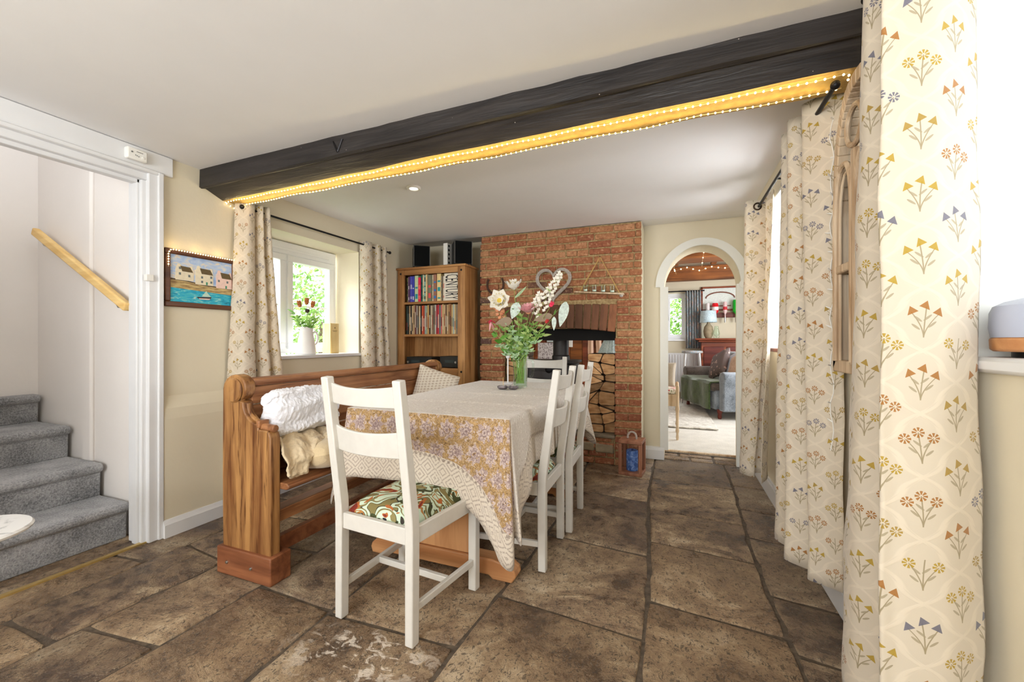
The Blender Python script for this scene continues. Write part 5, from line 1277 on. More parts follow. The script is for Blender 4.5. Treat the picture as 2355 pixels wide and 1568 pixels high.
def sprig(name, label, cat, root, tip, bloom=None, bl_mat=None, leaf_mat='foliage_leaf', nleaf=8, L=0.03, W=0.014, seed=0, bend=(0, 0, 0), group=None, stem_mat=None, bloom_fn=None, lz=0.3, ruffle=0):
    """one cut stem: stem, leaves and bloom"""
    rnd = random.Random(seed); T = thing(name, label, cat, root, 0, group); a, b = Vector(root), Vector(tip); m = (a+b)/2+Vector(bend)
    P = spline([a, m, b], 8); bm = BM(); tube(bm, P, 0.0014, 6); obj('stem', bm, stem_mat or C('stem_green', 156, 182, 96, 0.6), T, world=True)
    if nleaf:
        bm = BM(); tones = []
        for k in range(nleaf):
            i = int(len(P)*(lz+(0.97-lz)*k/nleaf)); p = P[min(i, len(P)-1)]; ang = k*2.4+seed; d = Vector((math.cos(ang), math.sin(ang)*0.8, rnd.uniform(0.0, 0.8)))
            petal(bm, p, d, (rnd.uniform(-0.6, 0.6), -1, rnd.uniform(-0.5, 0.6)), L*rnd.uniform(0.7, 1.2), W*rnd.uniform(0.8, 1.2), 0.35, 4, ruffle=ruffle); tones += [rnd.random()]*8
        o = obj('leaves', bm, leaf_mat, T, world=True, ang=80)
        set_tone(o, lambda i: tones[i] if i < len(tones) else 0.5)
    if bloom_fn: bloom_fn(T, b, (P[-1]-P[-3]).normalized(), rnd)
    return T
def star(mat, n, L, W, up=0.4, centre=None, cr=0.008, layers=1, curl=0.3, ruffle=0.0):
    def fn(T, c, d, rnd):
        bm = BM()
        for l in range(layers):
            for k in range(n):
                a = 2*PI*k/n+l*0.5; s = d.cross(Vector((0.2, 1, 0.1))).normalized(); t = d.cross(s).normalized()
                dir_ = (s*math.cos(a)+t*math.sin(a))*(1-l*0.25)+d*(up+l*0.5); petal(bm, c, dir_, d, L*(1-0.15*l), W, curl, 5, ruffle=ruffle)
        obj('petals', bm, mat, T, world=True, ang=80)
        if centre: b2 = BM(); ball(b2, c+d*cr*0.8, cr, 10, 8, (1, 1, 1)); obj('flower_centre', b2, centre, T, world=True)
    return fn
def spike(mat, L, r, n=14, pr=0.007, down=1.0):
    def fn(T, c, d, rnd):
        bm = BM()
        for k in range(n):
            t = k/n; p = c-d*(L*t); a = k*2.4; s = d.cross(Vector((0, 1, 0))).normalized(); u = d.cross(s)
            q = p+(s*math.cos(a)+u*math.sin(a))*(r*(0.3+0.7*t))
            for m_ in range(5):
                b_ = m_*2*PI/5; petal(bm, q, (math.cos(b_), math.sin(b_)*0.6-0.5, math.sin(b_)), (0, -1, 0), pr*1.3, pr, 0.2, 3)
        obj('blossom', bm, mat, T, world=True, ang=80)
    return fn
OR = C('seed_orange', 190, 116, 60, 0.7); CRM = C('petal_cream', 236, 226, 190, 0.6); DK = C('seed_dark', 66, 50, 40, 0.8)
J = Vector((-2.765, 2.50, 1.16)); gw = 'dried stems in the white jug'
for i, (dx, dy, dz, kind, lab) in enumerate([(0, -0.06, 0.21, 'o', 'dried orange bloom, left-hand one of those in the white jug'), (0.01, -0.005, 0.235, 'o', 'dried orange bloom standing tallest in the white jug'), (0.02, 0.04, 0.215, 'o', 'dried orange bloom right of centre in the white jug'), (0.03, -0.02, 0.17, 'd', 'dark seed head at the middle of the white jug'),
        (0.02, -0.105, 0.13, 'g', 'leafy green sprig spilling over the left lip of the white jug'), (0.0, 0.10, 0.20, 'w', 'spray of tiny white blossom at the right of the white jug'), (0.03, 0.07, 0.12, 'g', 'leafy green sprig at the right of the white jug'), (0.04, 0.0, 0.11, 'g', 'leafy green sprig at the front of the white jug'), (0.03, -0.14, 0.16, 'y', 'drooping yellow-green frond at the far left of the white jug'), (-0.02, 0.03, 0.17, 'd', 'dark seed head behind the orange blooms in the white jug')]):
    fn = {'o': star(OR, 8, 0.055, 0.026, 1.5, OR, 0.014, 2), 'd': star(DK, 9, 0.030, 0.018, 0.8, DK, 0.016), 'g': None, 'w': spike(CRM, 0.10, 0.02, 12, 0.006), 'y': None}[kind]
    sprig('dried_stem', lab, 'flower', J+Vector((0, dy*0.1, 0)), J+Vector((dx, dy, dz)), nleaf=5 if kind in 'od' else 20, L=0.050, W=0.020, seed=i, bloom_fn=fn, group=gw, lz=0.25)
T = thing('wine_box', 'tall pale wooden bottle box on the left window sill', 'box', (-2.80, 2.79, 0.992))
bm = BM(); bx(bm, -0.045, 0.045, -0.048, 0.048, 0.0, 0.262); obj('case', bm, 'box_pine', T, bevel=0.002)
bm = BM(); bx(bm, 0.045, 0.0475, -0.043, 0.043, 0.006, 0.257); lid = obj('sliding_lid', bm, 'box_pine', T, bevel=0.001)
bm = BM(); ball(bm, (0.048, 0, 0.222), 0.006, 8, 6, (0.25, 1, 1)); bx(bm, 0.0475, 0.0478, -0.026, 0.026, 0.196, 0.199); bx(bm, 0.0475, 0.0478, -0.020, 0.020, 0.188, 0.190); obj('burnt_mark', bm, C('burnt_brown', 110, 80, 50, 0.8), lid)

# ---------------------------------------------------------------- vase of flowers on the table
TT = 0.780
T = thing('glass_jug', 'clear glass jug with a handle holding the bouquet on the table', 'vase', (-0.983, 2.66, TT))
bm = BM(); lathe(bm, [(0.0, 0.0), (0.046, 0.0), (0.049, 0.006), (0.049, 0.05), (0.050, 0.16), (0.047, 0.19), (0.048, 0.222), (0.052, 0.232), (0.049, 0.232), (0.0445, 0.222), (0.0435, 0.19), (0.0465, 0.16), (0.0455, 0.05), (0.044, 0.012), (0.0, 0.010)], n=32, cap=False); obj('glass_body', bm, 'glass', T)
bm = BM(); tube(bm, spline([(0.048, 0, 0.195), (0.085, 0, 0.19), (0.094, 0, 0.16), (0.090, 0, 0.10), (0.075, 0, 0.075), (0.048, 0, 0.085)], 6), 0.0075, 10); obj('glass_handle', bm, 'glass', T)
bm = BM(); lathe(bm, [(0.0, 0.0), (0.0435, 0.002), (0.0450, 0.05), (0.0460, 0.12), (0.0, 0.12)], (0, 0, 0.0105), 28); obj('water', bm, 'water', T)
V0 = Vector((-0.983, 2.66, TT+0.03)); gb = 'cut flowers in the glass jug'
WP = C('petal_white', 246, 242, 232, 0.5); YC = C('petal_yellow', 222, 196, 80, 0.6); PK = C('petal_pink', 232, 170, 176, 0.6); HP = C('petal_hot_pink', 236, 60, 100, 0.5); PE = C('petal_peach', 226, 160, 120, 0.6); RD = C('petal_red', 204, 60, 60, 0.6)
VL = plain('leaf_variegated', srgb(206, 222, 214), 0.5, ns=60, var=0.25); BL = C('leaf_bronze', 150, 130, 108, 0.6); GL = C('leaf_green', 90, 150, 50, 0.5); SG = plain('leaf_sage', srgb(168, 196, 156), 0.6, ns=80, var=0.2)
def two_tone(n, L, W, up, face=None):
    def fn(T, c, d, rnd):
        if face is not None: d = Vector(face).normalized()
        star(WP, n, L, W, up, YC, L*0.10, 2, 0.25, 0.09)(T, c, d, rnd)
        bm = BM()
        for k in range(n*2):
            a = PI*k/n; s = d.cross(Vector((0.2, 0.3, 1))).normalized(); t = d.cross(s).normalized(); petal(bm, c+d*0.010, (s*math.cos(a)+t*math.sin(a))+d*(up+0.30), d, L*0.72, W*0.17, 0.2, 3)
        obj('stamens', bm, YC, T, world=True, ang=80)
    return fn
def facing(fn, face):
    return lambda T, c, d, rnd: fn(T, c, Vector(face).normalized(), rnd)
def drop(matA, matB):
    def fn(T, c, d, rnd):
        star(matA, 5, 0.05, 0.024, 0.9, None, curl=-0.2)(T, c, Vector((0.1, -0.1, -1)), rnd); star(matB, 4, 0.075, 0.018, 2.2, None, curl=0.1)(T, c-Vector((0, 0, 0.01)), Vector((0.1, 0, -1)), rnd)
    return fn
def bigleaf(mat, L, W, dirv, nrm=(0, -1, 0.2), curl=0.2):
    def fn(T, c, d, rnd): bm = BM(); petal(bm, c, dirv, nrm, L, W, curl, 8, tip=0.8); obj('leaf_blade', bm, mat, T, world=True, ang=80)
    return fn
def bud(mat, r):
    def fn(T, c, d, rnd): star(mat, 5, r*2.2, r*1.3, 1.3, mat, r*0.7, 2)(T, c, d, rnd)
    return fn
BQ = [('large white poppy with a yellow heart, topmost in the bouquet', (-1.025, 2.65, 1.455), two_tone(9, 0.085, 0.05, 0.62, (0, -0.25, 1)), 0, ()),
 ('large white and yellow poppy facing us at the left of the bouquet', (-1.118, 2.62, 1.375), two_tone(7, 0.088, 0.085, 0.30, (0.25, -1, 0.15)), 0, ()),
 ('pale pink protea-like bloom in the centre of the bouquet', (-0.914, 2.64, 1.285), facing(star(PK, 18, 0.088, 0.028, 0.75, PE, 0.020, 3, 0.05), (0, -0.5, 1)), 4, ()),
 ('hot pink and pale pink hanging bloom at the far left of the bouquet', (-1.195, 2.64, 1.25), drop(HP, PK), 3, ()),
 ('tall white blossom spray leaning right in the bouquet', (-0.695, 2.66, 1.545), spike(WP, 0.27, 0.042, 44, 0.013), 0, ()),
 ('second white blossom spray below the tall one', (-0.84, 2.67, 1.42), spike(WP, 0.16, 0.04, 26, 0.013), 0, ()),
 ('big variegated white-green leaf drooping at the right of the bouquet', (-0.655, 2.63, 1.355), bigleaf(VL, 0.165, 0.066, (-0.18, 0, -1)), 0, ()),
 ('small variegated leaf hanging under the blossom spray', (-0.735, 2.63, 1.26), bigleaf(VL, 0.09, 0.032, (0.05, 0, -1)), 0, ()),
 ('round variegated leaf in the middle of the bouquet', (-0.985, 2.62, 1.36), bigleaf(VL, 0.115, 0.075, (-0.3, 0, -1)), 0, ()),
 ('bronze-grey leaf at the left of the bouquet', (-1.02, 2.60, 1.24), bigleaf(BL, 0.115, 0.066, (-1, 0, -0.25)), 0, ()),
 ('striped bronze leaf at the right of the bouquet', (-0.745, 2.62, 1.27), bigleaf(BL, 0.12, 0.055, (-0.95, 0, -0.35), curl=0.3), 0, ()),
 ('pale lily-like leaf beside the topmost poppy', (-1.015, 2.64, 1.395), bigleaf(SG, 0.12, 0.020, (0.9, 0, 0.65)), 0, ()),
 ('small hot pink bud among the white blossom', (-0.752, 2.60, 1.325), bud(HP, 0.018), 0, ()),
 ('small red bud at the right edge of the bouquet', (-0.782, 2.60, 1.218), bud(RD, 0.014), 0, ()),
 ('peach bloom left of the round variegated leaf', (-1.09, 2.62, 1.285), star(PE, 7, 0.035, 0.024, 0.8, RD, 0.006, 2), 3, ()),
 ('soft red trailing bloom above the hot pink one', (-1.165, 2.64, 1.36), spike(PE, 0.14, 0.02, 14, 0.014), 0, ()),
 ('green-leaved sprig low at the left of the bouquet', (-1.16, 2.62, 1.17), None, 10, (0.06, 0.028, GL)),
 ('feathery sage sprig spreading left of the jug', (-1.13, 2.60, 1.06), None, 22, (0.040, 0.012, SG)),
 ('feathery sage sprig drooping in front of the jug', (-0.985, 2.56, 0.985), None, 24, (0.036, 0.012, SG)),
 ('leafy light green sprig at the right of the bouquet', (-0.80, 2.62, 1.14), None, 16, (0.055, 0.018, 'foliage_leaf')),
 ('leafy light green sprig rising through the centre of the bouquet', (-0.95, 2.60, 1.27), None, 24, (0.045, 0.013, 'foliage_leaf')),
 ('dense sage-leaved sprig at the centre left of the bouquet', (-1.04, 2.60, 1.20), None, 24, (0.042, 0.015, SG)),
 ('fresh green sprig reaching up beneath the pink protea', (-0.86, 2.60, 1.22), None, 20, (0.05, 0.015, 'foliage_leaf')),
 ('pale sage sprig hanging low at the right of the jug', (-0.88, 2.58, 1.03), None, 18, (0.036, 0.012, SG)),
 ('pale sage sprig hanging low at the left of the jug', (-1.075, 2.60, 1.00), None, 20, (0.036, 0.012, SG)),
 ('mixed green sprig behind the round variegated leaf', (-1.0, 2.70, 1.28), None, 22, (0.05, 0.016, 'foliage_leaf'))]
# extra sage and green filler sprigs, named by where they sit
for lab, tip, lf, nl in (('airy sage filler sprig above the jug rim, towards us', (-0.96, 2.58, 1.12), (0.040, 0.014, SG), 26), ('broad light green filler sprig between the bronze leaf and jug', (-1.06, 2.58, 1.10), (0.050, 0.016, 'foliage_leaf'), 22),
        ('bright green filler sprig just under the pink protea bloom', (-0.90, 2.58, 1.18), (0.050, 0.016, 'foliage_leaf'), 24), ('sage filler sprig crossing to the right of the jug', (-0.85, 2.62, 1.09), (0.040, 0.014, SG), 22), ('deep green filler sprig at the back of the bouquet', (-0.95, 2.72, 1.20), (0.055, 0.02, GL), 20),
        ('light green filler sprig at the upper left under the big poppy', (-1.09, 2.60, 1.20), (0.05, 0.016, 'foliage_leaf'), 20)): BQ.append((lab, tip, None, nl, lf))
for i, (lab, tip, fn, nl, lf) in enumerate(BQ):
    a = 2*PI*i/len(BQ)*3; root = V0+Vector((0.026*math.cos(a), 0.026*math.sin(a), 0)); t = Vector(tip)
    nk = Vector((root.x*0.3+V0.x*0.7+(t.x-V0.x)*0.10, V0.y+(t.y-V0.y)*0.10, TT+0.235)); mid = (root+t)/2; b_ = Vector((nk.x-mid.x, nk.y-mid.y, nk.z-mid.z))
    b_ = Vector((b_.x*0.8, b_.y*0.8, (nk.z-mid.z)*0.8)) if t.z < 1.15 else Vector((b_.x*0.6, 0, 0))
    if t.z < 1.15: b_ = Vector((0, 0, 0.09)) + Vector((b_.x*0.5, 0, 0))
    sprig('flower_stem', lab, 'flower', root, tip, nleaf=int(nl*0.95) if fn is None else max(nl, 3), L=(lf[0]*1.0 if lf else 0.05), W=(lf[1]*1.25 if lf else 0.018), leaf_mat=lf[2] if lf else 'foliage_leaf', seed=20+i, bend=b_, bloom_fn=fn, group=gb, lz=0.42)
# white wire hook stem at the left of the jug
# tealight holders and incense stick on the table
def holder(x, y, rz, label):
    T = thing('tealight_holder', label, 'candle holder', (x, y, TT), rz, 'grey pewter tealight holders on the table')
    bm = BM(); lathe(bm, [(0.0, 0.0), (0.022, 0.0), (0.030, 0.006), (0.033, 0.014), (0.031, 0.022), (0.024, 0.024), (0.022, 0.014), (0.0, 0.012)], n=20)
    for v in bm.verts:
        if v.co.z > 0.004: k = 1+0.10*math.cos(6*math.atan2(v.co.y, v.co.x)); v.co.x *= k; v.co.y *= k
    obj('bowl', bm, C('pewter', 120, 112, 116, 0.45, metal=0.5), T)
    bm = BM(); lathe(bm, [(0.0, 0.0), (0.019, 0.0), (0.019, 0.010), (0.0, 0.010)], (0, 0, 0.0125), 20); obj('tealight', bm, 'white_plastic', T)
holder(-1.062, 2.535, 0.2, 'pewter tealight holder on the table, the one farther from the glass jug'); holder(-0.992, 2.555, 0.6, 'pewter tealight holder on the table, the one touching near the glass jug')
T = thing('incense_stick', 'thin wooden incense stick upright by the tealight holders', 'incense', (-1.075, 2.58, TT)); bm = BM(); tube(bm, [(0, 0, 0), (0, 0, 0.075)], 0.0016, 6); obj('stick', bm, 'pale_pine', T)
bm = BM(); lathe(bm, [(0.010, 0), (0.010, 0.006), (0.003, 0.008)], n=12); obj('stick_base', bm, C('pewter', 120, 112, 116), T)
T = thing('candlestick', 'slender white metal candlestick left of the glass jug', 'candle holder', (-1.155, 2.86, TT))
bm = BM(); tube(bm, [(0, 0, 0.006), (0, 0, 0.19)], 0.0055, 10); obj('shaft', bm, 'white_gloss', T)
bm = BM(); lathe(bm, [(0.035, 0.0), (0.035, 0.005), (0.008, 0.010)], n=20); obj('foot', bm, 'white_gloss', T)
bm = BM(); lathe(bm, [(0.006, 0.188), (0.014, 0.196), (0.015, 0.21), (0.011, 0.21), (0.0, 0.198)], n=16); obj('cup', bm, 'white_gloss', T)
# ---------------------------------------------------------------- inside the fireplace
T = thing('wood_stove', 'dark cast-iron wood stove with a tall flue inside the fireplace', 'stove', (-1.12, 4.02, 0.262))
bm = BM(); box(bm, (0, 0, 0.37), (0.44, 0.34, 0.50)); obj('firebox', bm, 'stove_iron', T, bevel=0.012)
bm = BM(); box(bm, (0, 0, 0.635), (0.48, 0.38, 0.03)); obj('top_plate', bm, 'stove_iron', T, bevel=0.008)
bm = BM(); box(bm, (0, -0.180, 0.36), (0.36, 0.022, 0.38)); dr = obj('door', bm, 'stove_iron', T, bevel=0.008)
bm = BM(); box(bm, (0, -0.193, 0.35), (0.27, 0.008, 0.25)); obj('door_glass', bm, 'soot', dr, bevel=0.003)
bm = BM(); lathe(bm, [(0.034, 0.0), (0.036, -0.008), (0.030, -0.014), (0.012, -0.018), (0.0, -0.018)], (0, -0.19, 0.565), 20, axis='Y'); obj('air_control', bm, 'black_metal', T)
bm = BM(); lathe(bm, [(0.078, 0.65), (0.078, 1.00)], (0.068, 0, 0), 28, cap=False); lathe(bm, [(0.088, 0.65), (0.088, 0.69), (0.078, 0.70)], (0.068, 0, 0), 28, cap=False); obj('flue', bm, 'stove_iron', T)
for s in (-1, 1):
    for q in (-1, 1): bm = BM(); box(bm, (s*0.18, q*0.13, 0.06), (0.04, 0.04, 0.12), top=(1.3, 1.3)); obj('leg', bm, 'stove_iron', T, bevel=0.004)
def logs(x0, x1, z0, z1, nc, nr, y0, side, seed):
    rnd = random.Random(seed); P = {}
    for i in range(nc+1):
        for j in range(nr+1):
            jx = rnd.uniform(-0.040, 0.040) if 0 < i < nc else 0; jz = rnd.uniform(-0.028, 0.028) if 0 < j < nr else 0
            P[i, j] = Vector((x0+(x1-x0)*i/nc+jx, z0+(z1-z0)*j/nr+jz))
    for j in range(nr):
        k = 0
        for i in range(nc):
            q = [P[i, j], P[i+1, j], P[i+1, j+1], P[i, j+1]]
            tri = rnd.random()
            polys = [q] if tri < 0.72 else ([[q[0], q[1], q[2]], [q[0], q[2], q[3]]] if tri < 0.87 else [[q[0], q[1], q[3]], [q[1], q[2], q[3]]])
            for pl_ in polys:
                k += 1; c = sum(pl_, Vector((0, 0)))/len(pl_); pts = []
                for a, b in zip(pl_, pl_[1:]+pl_[:1]):
                    for t in (0.12, 0.5, 0.88):
                        p = a+(b-a)*t; r_ = 0.985 if t == 0.5 else 0.965
                        if t == 0.5 and len(pl_) == 4: r_ = 0.93+rnd.uniform(-0.01, 0.06)
                        pts.append(c+(p-c)*r_)
                yy = y0+rnd.uniform(0, 0.06); bm = BM(); prism(bm, [(p.x, p.y) for p in pts], 1, yy, yy+0.27)
                bm.faces.ensure_lookup_table()
                for f in bm.faces: f.material_index = 1
                bm.faces[0].material_index = 0; bm.faces[1].material_index = 0
                o = obj('split_log', bm, ['log_end_%d' % rnd.choice([0, 0, 1, 1, 2]), 'log_bark'], bevel=0.003, seg=1)
                tag(o, 'split log %s of the stove, %s row down, %s from left' % (side, ordinal(nr-j), ordinal(k)), 'log', 'split logs stacked %s of the stove' % side)
logs(-0.745, -0.492, 0.264, 0.985, 2, 8, 3.79, 'right', 4); logs(-1.552, -1.365, 0.264, 1.01, 2, 9, 3.79, 'left', 9)

# ---------------------------------------------------------------- hung on the brickwork
def heart():
    T = thing('heart_wreath', 'grey woven willow heart hanging on the brick chimney breast', 'wreath', (-1.04, 3.70, 1.63)); P = []
    for k in range(60):
        t = 2*PI*k/60; x = 16*math.sin(t)**3; z = 13*math.cos(t)-5*math.cos(2*t)-2*math.cos(3*t)-math.cos(4*t); P.append(Vector((x*0.0098, 0, z*0.0098+0.012)))
    for s in range(7):
        bm = BM(); Q = []
        for k, p in enumerate(P):
            a = 2*PI*s/7+k*0.42; n_ = Vector((p.x, 0, p.z)).normalized(); Q.append(p+n_*(0.012*math.cos(a))+Vector((0, 0.012*math.sin(a), 0)))
        tube(bm, Q, 0.0052, 6, closed=True); obj('willow_strand', bm, 'willow', T)
heart()
T = thing('horseshoe', 'rusty iron horseshoe hung open end up on the brickwork', 'horseshoe', (-1.632, 3.712, 1.56)); bm = BM()
tube(bm, spline([(0.072, 0, 0.150), (0.086, 0, 0.105), (0.080, 0, 0.055), (0.045, 0, 0.015), (0, 0, 0.003), (-0.045, 0, 0.015), (-0.080, 0, 0.055), (-0.086, 0, 0.105), (-0.072, 0, 0.150)], 6), 0.010, 8); obj('shoe', bm, 'rust_iron', T)
def hanging_shelf():
    T = thing('hanging_shelf', 'little driftwood rack hung by a rope triangle on the bricks', 'shelf', (-0.612, 3.655, 1.52)); R_ = R3(0, 0.085, 0)
    bm = BM(); box(bm, (0, 0, 0), (0.43, 0.07, 0.014), R_); obj('plank', bm, 'limed_wood', T, bevel=0.004)
    for s in (-1, 1):
        e = R_ @ Vector((s*0.175, 0, 0.006)); bm = BM(); tube(bm, [e+Vector((0, -0.02, -0.02)), e, Vector((0.002, 0.035, 0.325))], 0.0035, 6); tube(bm, [e+Vector((0, 0.03, -0.02)), e+Vector((0, 0.03, 0)), Vector((0.002, 0.040, 0.325))], 0.0035, 6); obj('rope', bm, 'rope', T)
    bm = BM(); tube(bm, [(0.002, 0.07, 0.322), (0.002, 0.035, 0.318), (0.002, 0.030, 0.332)], 0.0035, 6); obj('hook', bm, 'rust_iron', T)
    g = 'clear glass cups in the hanging rack'
    for k in range(4):
        p = R_ @ Vector((-0.12+k*0.078, 0, 0)); G = thing('glass_cup', 'clear glass cup in the rope-hung rack, %s from the left' % ordinal(k+1), 'glass', (T.location.x+p.x, T.location.y, T.location.z+p.z+0.008), 0, g)
        bm = BM(); lathe(bm, [(0.0, 0.0), (0.021, 0.001), (0.025, 0.02), (0.026, 0.062), (0.0235, 0.062), (0.022, 0.02), (0.018, 0.005), (0.0, 0.004)], n=18, cap=False); obj('cup', bm, 'glass', G)
        bm = BM(); lathe(bm, [(0.0, 0.0), (0.017, 0.0), (0.017, 0.014), (0, 0.014)], (0, 0, 0.0055), 14); obj('wax', bm, 'white_plastic', G)
    bm = BM(); ball(bm, tuple(R_ @ Vector((0.195, -0.02, -0.012))), 0.018, 6, 4, (1, 0.6, 1)); obj('shell_trim', bm, 'willow', T)
hanging_shelf()
def lantern():
    T = thing('candle_lantern', 'rustic wooden lantern with a blue candle on the floor by the chimney', 'lantern', (-0.325, 3.575, 0.0), math.radians(-6)); w_, h = 0.094, 0.285; bm = BM()
    bx(bm, -w_, w_, -w_, w_, 0, 0.026); obj('base', bm, 'lantern_wood', T, bevel=0.004)
    bm = BM(); bx(bm, -w_, w_, -w_, w_, h-0.026, h); obj('roof', bm, 'lantern_wood', T, bevel=0.004)
    for x in (-1, 1):
        for y in (-1, 1): bm = BM(); bx(bm, x*w_, x*(w_-0.026), y*w_, y*(w_-0.026), 0.026, h-0.026); obj('post', bm, 'lantern_wood', T, bevel=0.003)
    for a in ((-w_+0.026, w_-0.026, -w_+0.011, -w_+0.014), (-w_+0.026, w_-0.026, w_-0.014, w_-0.011)): bm = BM(); bx(bm, *a, 0.026, h-0.026); obj('pane', bm, 'window_glass', T)
    bm = BM(); P = [(0.036*math.cos(a), 0, h+0.012+0.045*math.sin(a)) for a in [PI*k/14-0.25 for k in range(17)]]; tube(bm, P, 0.0085, 8); obj('handle', bm, 'willow', T)
    K = thing('blue_candle', 'mottled blue pillar candle inside the wooden lantern', 'candle', (-0.325, 3.575, 0.0265)); bm = BM(); lathe(bm, [(0.0, 0.0), (0.046, 0.0), (0.047, 0.004), (0.047, 0.160), (0.043, 0.166), (0.0, 0.158)], n=28); obj('wax', bm, 'blue_candle', K)
    bm = BM(); tube(bm, [(0, 0, 0.156), (0.002, 0, 0.172)], 0.0015, 5); obj('wick', bm, 'soot', K)
lantern()

# ---------------------------------------------------------------- the sitting room beyond the arch
bm = BM(); bx(bm, -2.9, -0.62, 8.60, 8.78, 0, 2.62); bx(bm, 0.22, 2.1, 8.60, 8.78, 0, 2.62); bx(bm, -0.62, 0.22, 8.60, 8.78, 0, 1.13); bx(bm, -0.62, 0.22, 8.60, 8.78, 2.02, 2.62); struct('wall_sitting_room_far', bm, 'cream_plaster', smooth=False)
bm = BM(); bx(bm, 1.90, 2.05, 4.42, 5.0, 0, 2.62); bx(bm, 1.90, 2.05, 7.4, 8.6, 0, 2.62); bx(bm, 1.90, 2.05, 5.0, 7.4, 0, 0.9); bx(bm, 1.90, 2.05, 5.0, 7.4, 2.1, 2.62); bx(bm, 0.75, 2.05, 4.30, 4.42, 0, 2.62); bx(bm, -2.9, -2.75, 4.42, 8.6, 0, 2.62); bx(bm, -2.9, 2.0, 4.30, 4.42, 2.3, 2.62)
struct('wall_sitting_room_sides', bm, 'cream_plaster', smooth=False)
bm = BM(); bx(bm, -2.9, 2.05, 4.30, 8.78, 2.60, 2.7); struct('ceiling_sitting_room', bm, 'white_plaster', smooth=False)
F = thing('window_4', None, None, (-0.2, 8.66, 1.13)); F['kind'] = 'structure'; bm = BM()
for a in ((-0.62, 0.22, 1.13, 1.18), (-0.62, 0.22, 1.97, 2.02), (-0.62, -0.57, 1.18, 1.97), (0.17, 0.22, 1.18, 1.97), (-0.165, -0.105, 1.18, 1.97)): bx(bm, a[0], a[1], 8.64, 8.70, a[2], a[3])
for a in ((-0.57, -0.165), (-0.105, 0.17)):
    bx(bm, a[0], a[1], 8.65, 8.69, 1.18, 1.225); bx(bm, a[0], a[1], 8.65, 8.69, 1.925, 1.97); bx(bm, a[0], a[0]+0.035, 8.65, 8.69, 1.225, 1.925); bx(bm, a[1]-0.035, a[1], 8.65, 8.69, 1.225, 1.925); bx(bm, a[0], a[1], 8.66, 8.68, 1.555, 1.575)
bx(bm, -0.66, 0.24, 8.56, 8.66, 1.10, 1.13); bx(bm, -0.10, -0.075, 8.63, 8.65, 1.50, 1.60)
obj('window_frame', bm, 'upvc', F, world=True, bevel=0.004)
bm = BM(); bx(bm, -0.6, 0.2, 8.668, 8.672, 1.15, 2.0); obj('pane', bm, 'window_glass', F, world=True)
def beam_of(name, label, x0, x1, y0, y1, z0, z1): o = obj(name, (lambda b: (bx(b, x0, x1, y0, y1, z0, z1), b)[1])(BM()), 'beam_oak', bevel=0.015); tag(o, label, 'beam')
beam_of('oak_beam', 'deep brown oak beam against the sitting room window wall', -2.74, 1.89, 8.40, 8.598, 2.24, 2.50)
beam_of('oak_beam', 'broad brown oak beam crossing the sitting room ceiling nearest the arch', -2.74, 1.89, 6.15, 6.60, 2.235, 2.50)
for k, x in enumerate((-0.75, -0.02, 0.62, 1.3)): beam_of('oak_joist', 'dark oak joist across the sitting room, %s from the left' % ordinal(k+1), x, x+0.10, 4.43, 8.40, 2.505, 2.598)
pth = spline([(-0.30, 8.35, 2.47), (-0.1, 8.36, 2.40), (0.1, 8.36, 2.44), (0.22, 8.36, 2.47), (0.45, 8.36, 2.40), (0.62, 8.36, 2.46), (0.85, 8.36, 2.42), (1.1, 8.36, 2.47)], 6)
fairy_string('fairy_lights', 'swags of warm fairy lights along the far sitting room beam', pth, 0.11, 0.012)
pth = [(0.02, 6.10, 2.50), (0.02, 6.11, 2.30), (0.0, 6.12, 2.10), (0.03, 6.14, 2.02)]; fairy_string('fairy_lights', 'strand of fairy lights hanging from the nearer sitting room beam, left one', pth, 0.07, 0.008)
pth = [(0.38, 6.10, 2.50), (0.38, 6.11, 2.34), (0.36, 6.12, 2.2), (0.35, 6.12, 2.10)]; fairy_string('fairy_lights', 'strand of fairy lights hanging from the nearer sitting room beam, right one', pth, 0.07, 0.008)
# floral curtain, radiator
def far_curtain():
    T = thing('patterned_curtain', 'blue and orange floral curtain at the sitting room window', 'curtain', (0.34, 8.5, 0.97)); bm = BM(); n = 40; G = []
    for k in range(n+1):
        x = 0.20+0.27*k/n; y = 8.50+0.030*math.sin(k*0.95); G.append([bm.verts.new((x+0.01*j/8, y, 2.05-1.09*j/8)) for j in range(9)])
    for a, b in zip(G, G[1:]):
        for j in range(8): bm.faces.new((a[j], a[j+1], b[j+1], b[j]))
    obj('cloth', bm, 'floral_blue', T, world=True, solid=0.004, ang=80)
far_curtain()
rod('curtain_rod', 'dark curtain rod over the sitting room window', (-0.66, 8.50, 2.045), (0.52, 8.50, 2.045), 0.012, brackets=((-0.6, -0.6, 8.52, 2.045),))
T = thing('radiator', 'white panel radiator under the sitting room window', 'radiator', (-0.2, 8.54, 0.13)); bm = BM(); bx(bm, -0.8, 0.42, 8.50, 8.56, 0.13, 0.87)
for k in range(24): bx(bm, -0.78+k*0.05, -0.76+k*0.05, 8.492, 8.505, 0.17, 0.84)
obj('panel', bm, 'white_gloss', T, world=True, bevel=0.004); bm = BM(); tube(bm, [(-0.72, 8.53, 0.14), (-0.72, 8.53, 0.013)], 0.01, 8); tube(bm, [(0.36, 8.53, 0.14), (0.36, 8.53, 0.013)], 0.01, 8); obj('pipe', bm, 'steel', T, world=True)
